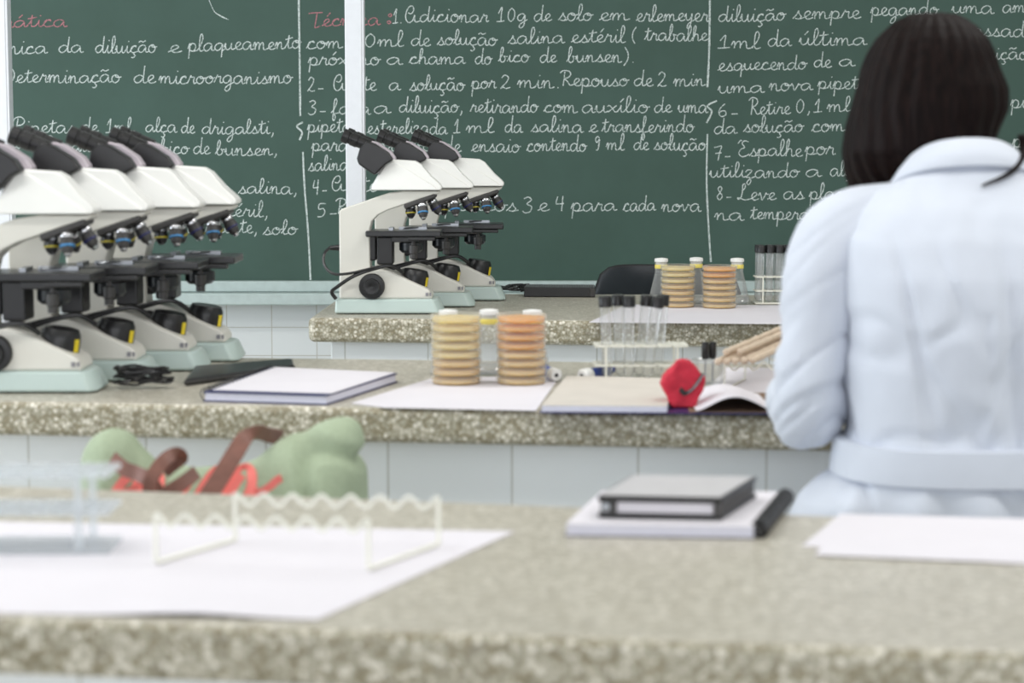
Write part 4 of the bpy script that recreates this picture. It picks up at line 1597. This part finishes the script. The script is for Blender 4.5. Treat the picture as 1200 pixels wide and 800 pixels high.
def chair():
    Yc = 5.52
    zt = at(740, 312, Y=Yc).z
    a, b = at(697, 330, Y=Yc), at(868, 330, Y=Yc)
    w = (b.x - a.x)
    cx = (a.x + b.x) / 2
    t = thing('chair', 'black moulded chair whose rounded backrest shows behind the far bench', 'chair', (cx, Yc + .2, 0))
    mb = MB()
    nx = 20
    prof = []
    top = []
    for i in range(nx + 1):
        s = -1 + 2 * i / nx
        top.append((s, zt - .03 * abs(s) ** 6 - .05 * abs(s) ** 16))
    rows = 12
    for side in (0, 1):
        pass
    vs, fs = [], []
    for side in (0, 1):
        for j in range(rows + 1):
            for i in range(nx + 1):
                s, zt_ = top[i]
                f = j / rows
                z = zt_ + (.56 - zt_) * f
                y = -.2 + .045 * (1 - s * s) * -1 + .05 * f + (0 if side else -.012)
                if j == 0:
                    y += .006 * (1 if side == 0 else -1)
                vs.append((s * w / 2 * (1 - .12 * f), y + .03, z))
    n1 = (rows + 1) * (nx + 1)
    for j in range(rows):
        for i in range(nx):
            k = j * (nx + 1) + i
            q = (k, k + 1, k + nx + 2, k + nx + 1)
            fs.append(q)
            fs.append(tuple(reversed([x + n1 for x in q])))
    for j in range(rows):
        for i in (0, nx):
            k = j * (nx + 1) + i
            fs.append((k, k + nx + 1, k + nx + 1 + n1, k + n1))
    for i in range(nx):
        for j in (0, rows):
            k = j * (nx + 1) + i
            fs.append((k, k + 1, k + 1 + n1, k + n1))
    mb.add(vs, fs)
    obj('backrest', mb, M_BLACKG, t)
    rim = MB().tube([(x_ * w / 2, -.175 - .045 * (1 - x_ * x_) + .006, z_ + .001) for x_, z_ in top], .006, 8)
    obj('backrest_rim', rim, M_BLACK, t)
    obj('seat', MB().slab([(-.2, -.16), (.2, -.16), (.22, .2), (-.22, .2)], .43, .455), M_BLACKG, t, bevel=.012, seg=3)
    for sx in (-1, 1):
        obj('leg', MB().tube([(sx * .17, .15, .43), (sx * .2, .2, 0)], .011, 10), M_STEEL, t)
        obj('leg', MB().tube([(sx * .17, -.14, .62), (sx * .17, -.12, .43), (sx * .2, -.2, 0)], .011, 10), M_STEEL, t)


chair()


# ------------------------------------------------------------------ stools
def stool(x, y, h, label, R=.16):
    t = thing('stool', label, 'stool', (x, y, 0))
    obj('seat', MB().lathe([(R - .01, h - .03), (R, h - .025), (R, h - .008), (R - .008, h), (.01, h)], n=36), M_WOOD, t)
    for k in range(4):
        a = PI / 4 + k * PI / 2
        obj('leg', MB().tube([(math.cos(a) * R * .7, math.sin(a) * R * .7, h - .03), (math.cos(a) * R * 1.0, math.sin(a) * R * 1.0, 0)], .012, 8), M_STEEL, t)
    rg = [(math.cos(2 * PI * i / 24) * R * .92, math.sin(2 * PI * i / 24) * R * .92, .2) for i in range(24)]
    obj('foot_ring', MB().tube(rg, .008, 8, closed=True), M_STEEL, t)


# ------------------------------------------------------------------ green canvas bag
YBAG = 2.56
a, b = at(92, 560, Y=YBAG), at(429, 560, Y=YBAG)
SB = (b.x - a.x) / (429 - 92)
zs = .655
stool((a.x + b.x) / 2, YBAG + .0, zs - .002, 'stool under the green canvas bag')
bag = thing('canvas_bag', 'green canvas bag with coral lettering and brown leather handles behind the nearest bench', 'bag', ((a.x + b.x) / 2, YBAG, zs))
cx_b = (a.x + b.x) / 2
prof_top = [(93, 562), (100, 528), (112, 512), (130, 502.5), (150, 507), (166, 527), (190, 543), (230, 549), (270, 545), (300, 535), (330, 517), (360, 502), (390, 491), (408, 487.5), (420, 494), (427, 515), (429, 550)]
rings = []
for u, v in prof_top:
    p = at(u, v, Y=YBAG)
    x = p.x - cx_b
    zt = p.z - zs
    e = min(1.0, min(u - 90, 432 - u) / 36)
    half = .022 + .085 * max(.05, e) ** .5
    r = []
    N = 28
    z0 = .012 if e > .3 else .03
    for k in range(N):
        t = 2 * PI * k / N
        cy, sz = math.cos(t), math.sin(t)
        # squarer low down, tapering to a soft ridge on top
        f = (sz + 1) / 2
        ww = half * (1 - .55 * f ** 2.2)
        y = ww * math.copysign(abs(cy) ** .6, cy)
        z = z0 + (zt - z0) * (.5 + .5 * math.copysign(abs(sz) ** .75, sz))
        r.append((x, y, z))
    rings.append(r)
mb = MB().loft(rings)


def bagfold(p, n):
    q = Vector((p.x * 9, p.y * 7, p.z * 9))
    f = noise.noise(q) * .006 + noise.noise(q * 2.3 + Vector((3, 1, 7))) * .004
    ridge = abs(noise.noise(Vector((p.x * 6 + p.z * 8, p.z * 3 - p.x * 5, 2.2))))
    f -= .013 * max(0, .15 - ridge) / .15 * (1 if p.x > .05 else .4)
    return n * f


bag_body = modded('body', mb, M_CANVAS, [('REMESH', dict(mode='VOXEL', voxel_size=.006)), ('SMOOTH', dict(factor=.5, iterations=4))], bag, fold=bagfold)
bvh = BVHTree.FromPolygons([v.co for v in bag_body.data.vertices], [tuple(p.vertices) for p in bag_body.data.polygons])


def on_bag(u, v, off=.0015):
    """front of the bag where the printed lettering runs (bag's own space)"""
    p = at(u, v, Y=YBAG)
    loc, nr, i, d = bvh.ray_cast(Vector((p.x - cx_b, -.4, p.z - zs)), Vector((0, 1, 0)))
    if loc is None:
        return None
    return loc + nr * off


letter_strokes = [
    [(142, 578), (150, 562), (160, 550), (170, 553), (168, 566), (160, 574)],
    [(146, 574), (158, 568), (172, 563), (186, 556), (190, 553)],
    [(166, 592), (174, 576), (184, 560), (192, 553), (194, 565), (188, 580)],
    [(212, 585), (222, 568), (232, 556)],
    [(230, 590), (240, 572), (252, 552), (262, 547), (264, 558), (250, 580), (240, 592)],
    [(258, 590), (270, 570), (284, 548), (296, 545), (302, 556), (296, 574), (282, 584)],
    [(268, 588), (280, 566), (290, 552)],
    [(300, 548), (303, 566), (306, 582)],
    [(306, 567), (314, 567), (324, 561), (332, 554), (337, 552)],
]
for s in letter_strokes:
    pts = []
    for p in crom([(a_, b_, 0) for a_, b_ in s], 8):
        q = on_bag(p.x, p.y, .0008)
        if q is not None:
            pts.append(q)
    if len(pts) < 3:
        continue
    wv = []
    for i in range(len(pts)):
        t = (pts[min(i + 1, len(pts) - 1)] - pts[max(i - 1, 0)])
        w = Vector((-t.z, 0, t.x))
        w = w.normalized() * .0115 if w.length > 1e-9 else Vector((.0092, 0, 0))
        wv.append(w)
    obj('lettering', MB().band(pts, wv, .003), M_CORAL, bag)['label'] = 'coral brush letter stroke'


def bag_strap(px, depth, wpx, name='leather_handle'):
    pts = []
    for (u, v), d in zip(px, depth):
        p = at(u, v, Y=YBAG)
        pts.append(Vector((p.x - cx_b, d, p.z - zs)))
    # each picture point keeps its own depth, so the strap is a real loop in space
    c = crom(pts, 8)
    wv = []
    for i in range(len(c)):
        t = c[min(i + 1, len(c) - 1)] - c[max(i - 1, 0)]
        w = Vector((-t.z, .25 * t.length, t.x))
        wv.append(w.normalized() * wpx * SB if w.length > 1e-9 else Vector((.01, 0, 0)))
    return obj(name, MB().band(c, wv, .0032), M_LEATHER, bag)


bag_strap([(246, 590), (258, 566), (272, 543), (284, 522), (294, 506), (303, 503), (312, 512), (322, 519)], [-.125, -.115, -.10, -.085, -.06, -.02, .02, .05], 21)
bag_strap([(144, 527), (160, 536), (176, 540), (192, 545), (205, 560), (213, 575)], [-.07, -.085, -.095, -.11, -.118, -.12], 17)
bag_strap([(205, 588), (201, 570), (197, 552), (201, 536), (212, 521), (222, 517), (225, 524), (215, 532), (205, 540)], [-.122, -.128, -.132, -.13, -.118, -.10, -.085, -.08, -.085], 16)
bag_strap([(204, 572), (214, 560), (228, 551), (242, 541)], [-.112, -.105, -.095, -.08], 16)


# ------------------------------------------------------------------ person in a lab coat
PX0 = at(1140, 300, Y=2.50).x
PY = 2.52


def ell(cx, cy, z, rx, ry, n=40, p=2.4, tilt=0.0):
    out = []
    for k in range(n):
        t = 2 * PI * k / n
        c, s = math.cos(t), math.sin(t)
        x = rx * math.copysign(abs(c) ** (2 / p), c)
        y = ry * math.copysign(abs(s) ** (2 / p), s)
        out.append((cx + x, cy + y, z + tilt * x))
    return out


person = None


def limb(mb, pts, rad, n=14, sub=5):
    c = crom(pts, sub)
    rr = crom([(r, 0, 0) for r in rad], sub)
    mb.tube(c, [q.x for q in rr], n)


def build_person():
    ox, oy = PX0, PY
    root_z = 0.0
    # ---- body: one continuous figure (head, torso, arms, hands, legs)
    mb = MB()
    tor = [(.655, .145, .105, .02), (.72, .155, .11, .01), (.80, .135, .095, 0), (.90, .118, .085, -.005), (1.0, .125, .088, -.005), (1.10, .135, .09, 0), (1.17, .145, .085, .01), (1.215, .12, .07, .03), (1.245, .07, .055, .05)]
    mb.loft([ell(0, cy, z, rx, ry) for z, rx, ry, cy in tor])
    hx, hy = at(1090, 110, Y=2.66).x - ox, .14
    limb(mb, [(0, .04, 1.20), (hx * .3, .092, 1.26), (hx * .8, .135, 1.31)], [.05, .042, .046])
    # skull and face (looking down and forward)
    hz = 1.335
    hd = []
    for k in range(13):
        t = -PI / 2 + PI * k / 12
        hd.append(ell(hx, hy + .004 * math.sin(t), hz + .098 * math.sin(t), max(.004, .068 * math.cos(t) ** .8), max(.004, .086 * math.cos(t) ** .8), 32, 2.1))
    mb.loft(hd)
    jaw = [ell(hx, hy + .045, hz - .125, .020, .022, 24), ell(hx, hy + .04, hz - .11, .042, .042, 24), ell(hx, hy + .028, hz - .07, .056, .062, 24), ell(hx, hy + .02, hz - .03, .062, .07, 24)]
    mb.loft(jaw)
    limb(mb, [(hx, hy + .088, hz + .012), (hx, hy + .105, hz - .016), (hx, hy + .108, hz - .030)], [.006, .010, .012], 10)
    for s in (-1, 1):
        limb(mb, [(hx + s * .071, hy - .006, hz + .018), (hx + s * .079, hy - .012, hz + .004), (hx + s * .075, hy - .004, hz - .026)], [.012, .014, .009], 8)
        # arms
        sh = (s * .150, .01, 1.165)
        el = (s * .195, .015, .955)
        wr = (s * .135, .375, .938)
        limb(mb, [(s * .10, .02, 1.175), sh, (s * .180, .005, 1.06), el], [.045, .042, .036, .032])
        limb(mb, [el, (s * .180, .15, .950), wr], [.032, .030, .021])
        # hand on the bench
        pm = (s * .118, .43, .928)
        limb(mb, [wr, (s * .128, .40, .933), pm], [.020, .025, .024], 12)
        for k, (dx, ln) in enumerate(((-.027, .058), (-.010, .068), (.008, .064), (.025, .050))):
            b_ = Vector((pm[0] + dx, pm[1] + .012, .930))
            limb(mb, [Vector((pm[0] + dx * .5, pm[1] - .008, .930)), b_, b_ + Vector((dx * .1, ln * .5, .006)), b_ + Vector((dx * .15, ln * .85, -.006)), b_ + Vector((dx * .15, ln, -.014))], [.010, .0092, .0088, .0078, .006], 8)
        limb(mb, [Vector((pm[0] - s * .014, pm[1] - .02, .928)), Vector((pm[0] - s * .036, pm[1] + .0, .924)), Vector((pm[0] - s * .046, pm[1] + .028, .920))], [.013, .010, .0075], 8)
        # legs on the stool
        hp = (s * .085, .03, .70)
        kn = (s * .13, .27, .56)
        an = (s * .13, .20, .115)
        limb(mb, [hp, (s * .11, .15, .655), kn], [.085, .078, .058])
        limb(mb, [kn, (s * .13, .255, .38), an], [.058, .052, .036])
        limb(mb, [(s * .13, .19, .10), (s * .132, .24, .055), (s * .135, .31, .040)], [.040, .038, .030])
    body = modded('person', mb, M_SKIN, [('REMESH', dict(mode='VOXEL', voxel_size=.0058)), ('SMOOTH', dict(factor=.5, iterations=3))], loc=(ox, oy, 0))
    tag(body, 'person with long dark hair in a white lab coat, seated with back turned', 'person')
    # ---- eyes, lips
    for s in (-1, 1):
        obj('eye', MB().lathe([(.002, -.009), (.009, -.004), (.011, 0), (.009, .004), (.003, .007)], (hx + s * .03, hy + .078, hz + .010), (0, 1, 0), 14), M_EYE, body)
    obj('mouth', MB().tube([(hx - .022, hy + .083, hz - .066), (hx, hy + .091, hz - .064), (hx + .022, hy + .083, hz - .066)], [.003, .006, .003], 8), M_LIP, body)

    # ---- lab coat
    cb = MB()
    N = 48
    tor = [(.60, .235, .17, .03), (.70, .232, .165, .02), (.80, .222, .155, .01), (.845, .208, .148, .005), (.865, .180, .138, .0), (.880, .158, .128, -.004), (.930, .152, .122, -.006), (1.0, .154, .122, -.008),
           (1.06, .156, .126, -.012), (1.12, .158, .124, -.010), (1.165, .162, .114, 0), (1.20, .150, .100, .014), (1.225, .128, .088, .028), (1.250, .098, .074, .042), (1.272, .074, .064, .050), (1.288, .062, .058, .054)]
    def lean(r):
        yb = min(q[1] for q in r)
        return [(x, y, z - (y - yb) * .38) for x, y, z in r]
    cb.loft([ell(0, cy, z, rx, ry, N) if z < 1.24 else lean(ell(0, cy, z, rx, ry, N)) for z, rx, ry, cy in tor])
    sleeves = []
    for s in (-1, 1):
        sl = MB()
        sleeves.append(sl)
        limb(sl, [(s * .080, .02, 1.190), (s * .150, .012, 1.172), (s * .179, .006, 1.122), (s * .186, .004, 1.05), (s * .195, .0, .985), (s * .193, .02, .946)], [.044, .053, .052, .047, .045, .047], 18)
        limb(sl, [(s * .195, .0, .985), (s * .193, .03, .948), (s * .188, .13, .945), (s * .165, .25, .945), (s * .142, .345, .942)], [.047, .049, .046, .040, .034], 18)

    def ridge(q, w):
        return max(0.0, 1 - abs(noise.noise(q)) / w)

    def coatfold(p, n):
        f = 0.0
        sx = 1 if p.x > 0 else -1
        # long soft drags down the back
        f += .0030 * noise.noise(Vector((p.x * 16 + p.z * 3, p.y * 6, p.z * 4)))
        f += .0022 * noise.noise(Vector((p.x * 34 - p.z * 9, p.y * 12, p.z * 8 + 4)))
        k = max(0, min(1, (1.19 - p.z) / .08))
        f -= .0075 * k * ridge(Vector((p.x * 13 + p.z * 2.5, 1.3, p.z * 2.2)), .16)
        f -= .0055 * k * ridge(Vector((p.x * 8 - sx * p.z * 7, 7.7, p.z * 5 + sx * p.x * 6)), .12)
        if p.z < .878 and p.y < .12:
            k = min(1, (.878 - p.z) / .03)
            f += .0060 * k * math.cos(p.x * 78)
        return n * f

    def sleevefold(p, n):
        f = .0035 * noise.noise(Vector((p.x * 14, p.y * 14, p.z * 10)))
        k = max(0.25, 1 - abs(p.z - .985) / .13)
        q = Vector((abs(p.x) * 7 + 3.1, p.y * 9, p.z * 24 + abs(p.x) * 16 + p.y * 10))
        f -= .0085 * k * ridge(q, .22)
        f += .0045 * k * noise.noise(q * .8 + Vector((5, 2, 1)))
        # pull lines running down from the shoulder seam
        f -= .004 * ridge(Vector((abs(p.x) * 22, p.y * 14, p.z * 4 + 9)), .15) * max(0, 1 - abs(p.z - 1.11) / .08)
        return n * f
    coat = modded('lab_coat', cb, M_COAT, [('REMESH', dict(mode='VOXEL', voxel_size=.0062)), ('SMOOTH', dict(factor=.5, iterations=5))], body, fold=coatfold)
    coat['label'] = 'white lab coat'
    for sl in sleeves:
        modded('sleeve', sl, M_COAT, [('REMESH', dict(mode='VOXEL', voxel_size=.0055)), ('SMOOTH', dict(factor=.5, iterations=5))], coat, fold=sleevefold)
    # belt sewn across the back
    rings = []
    for z, g in ((.876, .005), (.877, .0095), (.897, .0075), (.919, .0052), (.920, .001)):
        rx, ry, cy = .157, .126, -.005
        rings.append(ell(0, cy, z, rx + g, ry + g, N))
    bl = MB().loft(rings)
    obj('belt', bl, M_COAT, coat, smooth=60)
    # turned-down collar
    rings = []
    for z, rx, ry, cy, tl in ((1.284, .056, .054, .056, 0), (1.289, .060, .058, .055, 0), (1.286, .068, .064, .053, 0), (1.274, .082, .074, .047, 0), (1.258, .095, .080, .039, 0), (1.255, .095, .079, .039, 0), (1.262, .086, .074, .045, 0)):
        rings.append(lean(ell(0, cy, z, rx, ry, N, 2.2)))
    obj('collar', MB().loft(rings), M_COAT, coat, smooth=60)

    # ---- hair
    def H(u, v):
        q = at(u, v, Y=PY + hy)
        return q.x - ox, q.z
    outl = [(15.5, 1082, 1102), (18, 1066, 1120), (24, 1053, 1132), (33, 1041, 1144), (47, 1027, 1156), (62, 1018, 1163), (80, 1011, 1168), (104, 1006, 1178), (128, 999, 1178), (150, 993, 1168), (178, 989, 1158), (204, 993, 1140), (222, 1000, 1120), (250, 1008, 1090), (270, 1016, 1070)]
    rings = []
    for v, u0, u1 in outl:
        xa, z = H(u0, v)
        xb, _ = H(u1, v)
        rx = (xb - xa) / 2
        f = (v - 15) / 140
        ry = min(.112, rx * 1.12)
        cy = hy + .0
        if v > 185:
            k = min(1, (v - 185) / 60)
            cy = hy + .045 * k
            ry = .10 - .045 * k
        rings.append(ell((xa + xb) / 2, cy, z, rx, ry, 40, 2.1))
    hb = MB().loft(rings)

    def hairfold(p, n):
        a = math.atan2(p.y - hy, p.x - hx)
        return n * (.0016 * math.sin(a * 26 + 3 * noise.noise(p * 12)) + .0012 * noise.noise(Vector((a * 14, p.z * 6, 0))))
    hair = modded('hair', hb, M_HAIR, [('REMESH', dict(mode='VOXEL', voxel_size=.004)), ('SMOOTH', dict(factor=.5, iterations=4))], body, fold=hairfold)
    hair['label'] = 'long straight dark brown hair'
    # lock falling over the right shoulder on to the coat
    cbv = BVHTree.FromPolygons([v.co for v in coat.data.vertices], [tuple(p.vertices) for p in coat.data.polygons])
    pts = []
    for u, v in ((1196, 158), (1197, 172), (1194, 188), (1187, 202), (1174, 212), (1160, 218), (1150, 222)):
        d = ray(u, v)
        loc, nr, i_, ds = cbv.ray_cast(CAM - Vector((ox, oy, 0)), d)
        if loc is None or loc.y > .3:
            q = at(u, v, Y=PY + .02)
            loc = Vector((q.x - ox, .02, q.z))
            nr = Vector((0, -1, 0))
        pts.append(loc + nr * .006)
    cr = crom(pts, 5)
    nn = len(cr)
    obj('hair_lock', MB().tube(cr, [.0055 * (1 - .75 * i / nn) for i in range(nn)], 8), M_HAIR, hair)
    # trousers and shoes under the bench
    for s in (-1, 1):
        tb = MB()
        limb(tb, [(s * .085, .03, .70), (s * .11, .15, .655), (s * .13, .27, .56)], [.090, .084, .066])
        limb(tb, [(s * .13, .27, .56), (s * .13, .255, .38), (s * .13, .20, .13)], [.066, .062, .052])
        obj('trouser_leg', tb, M_JEANS, body)
        sb = MB()
        limb(sb, [(s * .13, .165, .055), (s * .132, .22, .054), (s * .135, .29, .044), (s * .135, .335, .036)], [.040, .046, .043, .030])
        obj('shoe', sb, M_SHOE, body)
    return body


person = build_person()
stool(PX0, PY - .02, .548, 'stool the person in the lab coat is sitting on', .14)
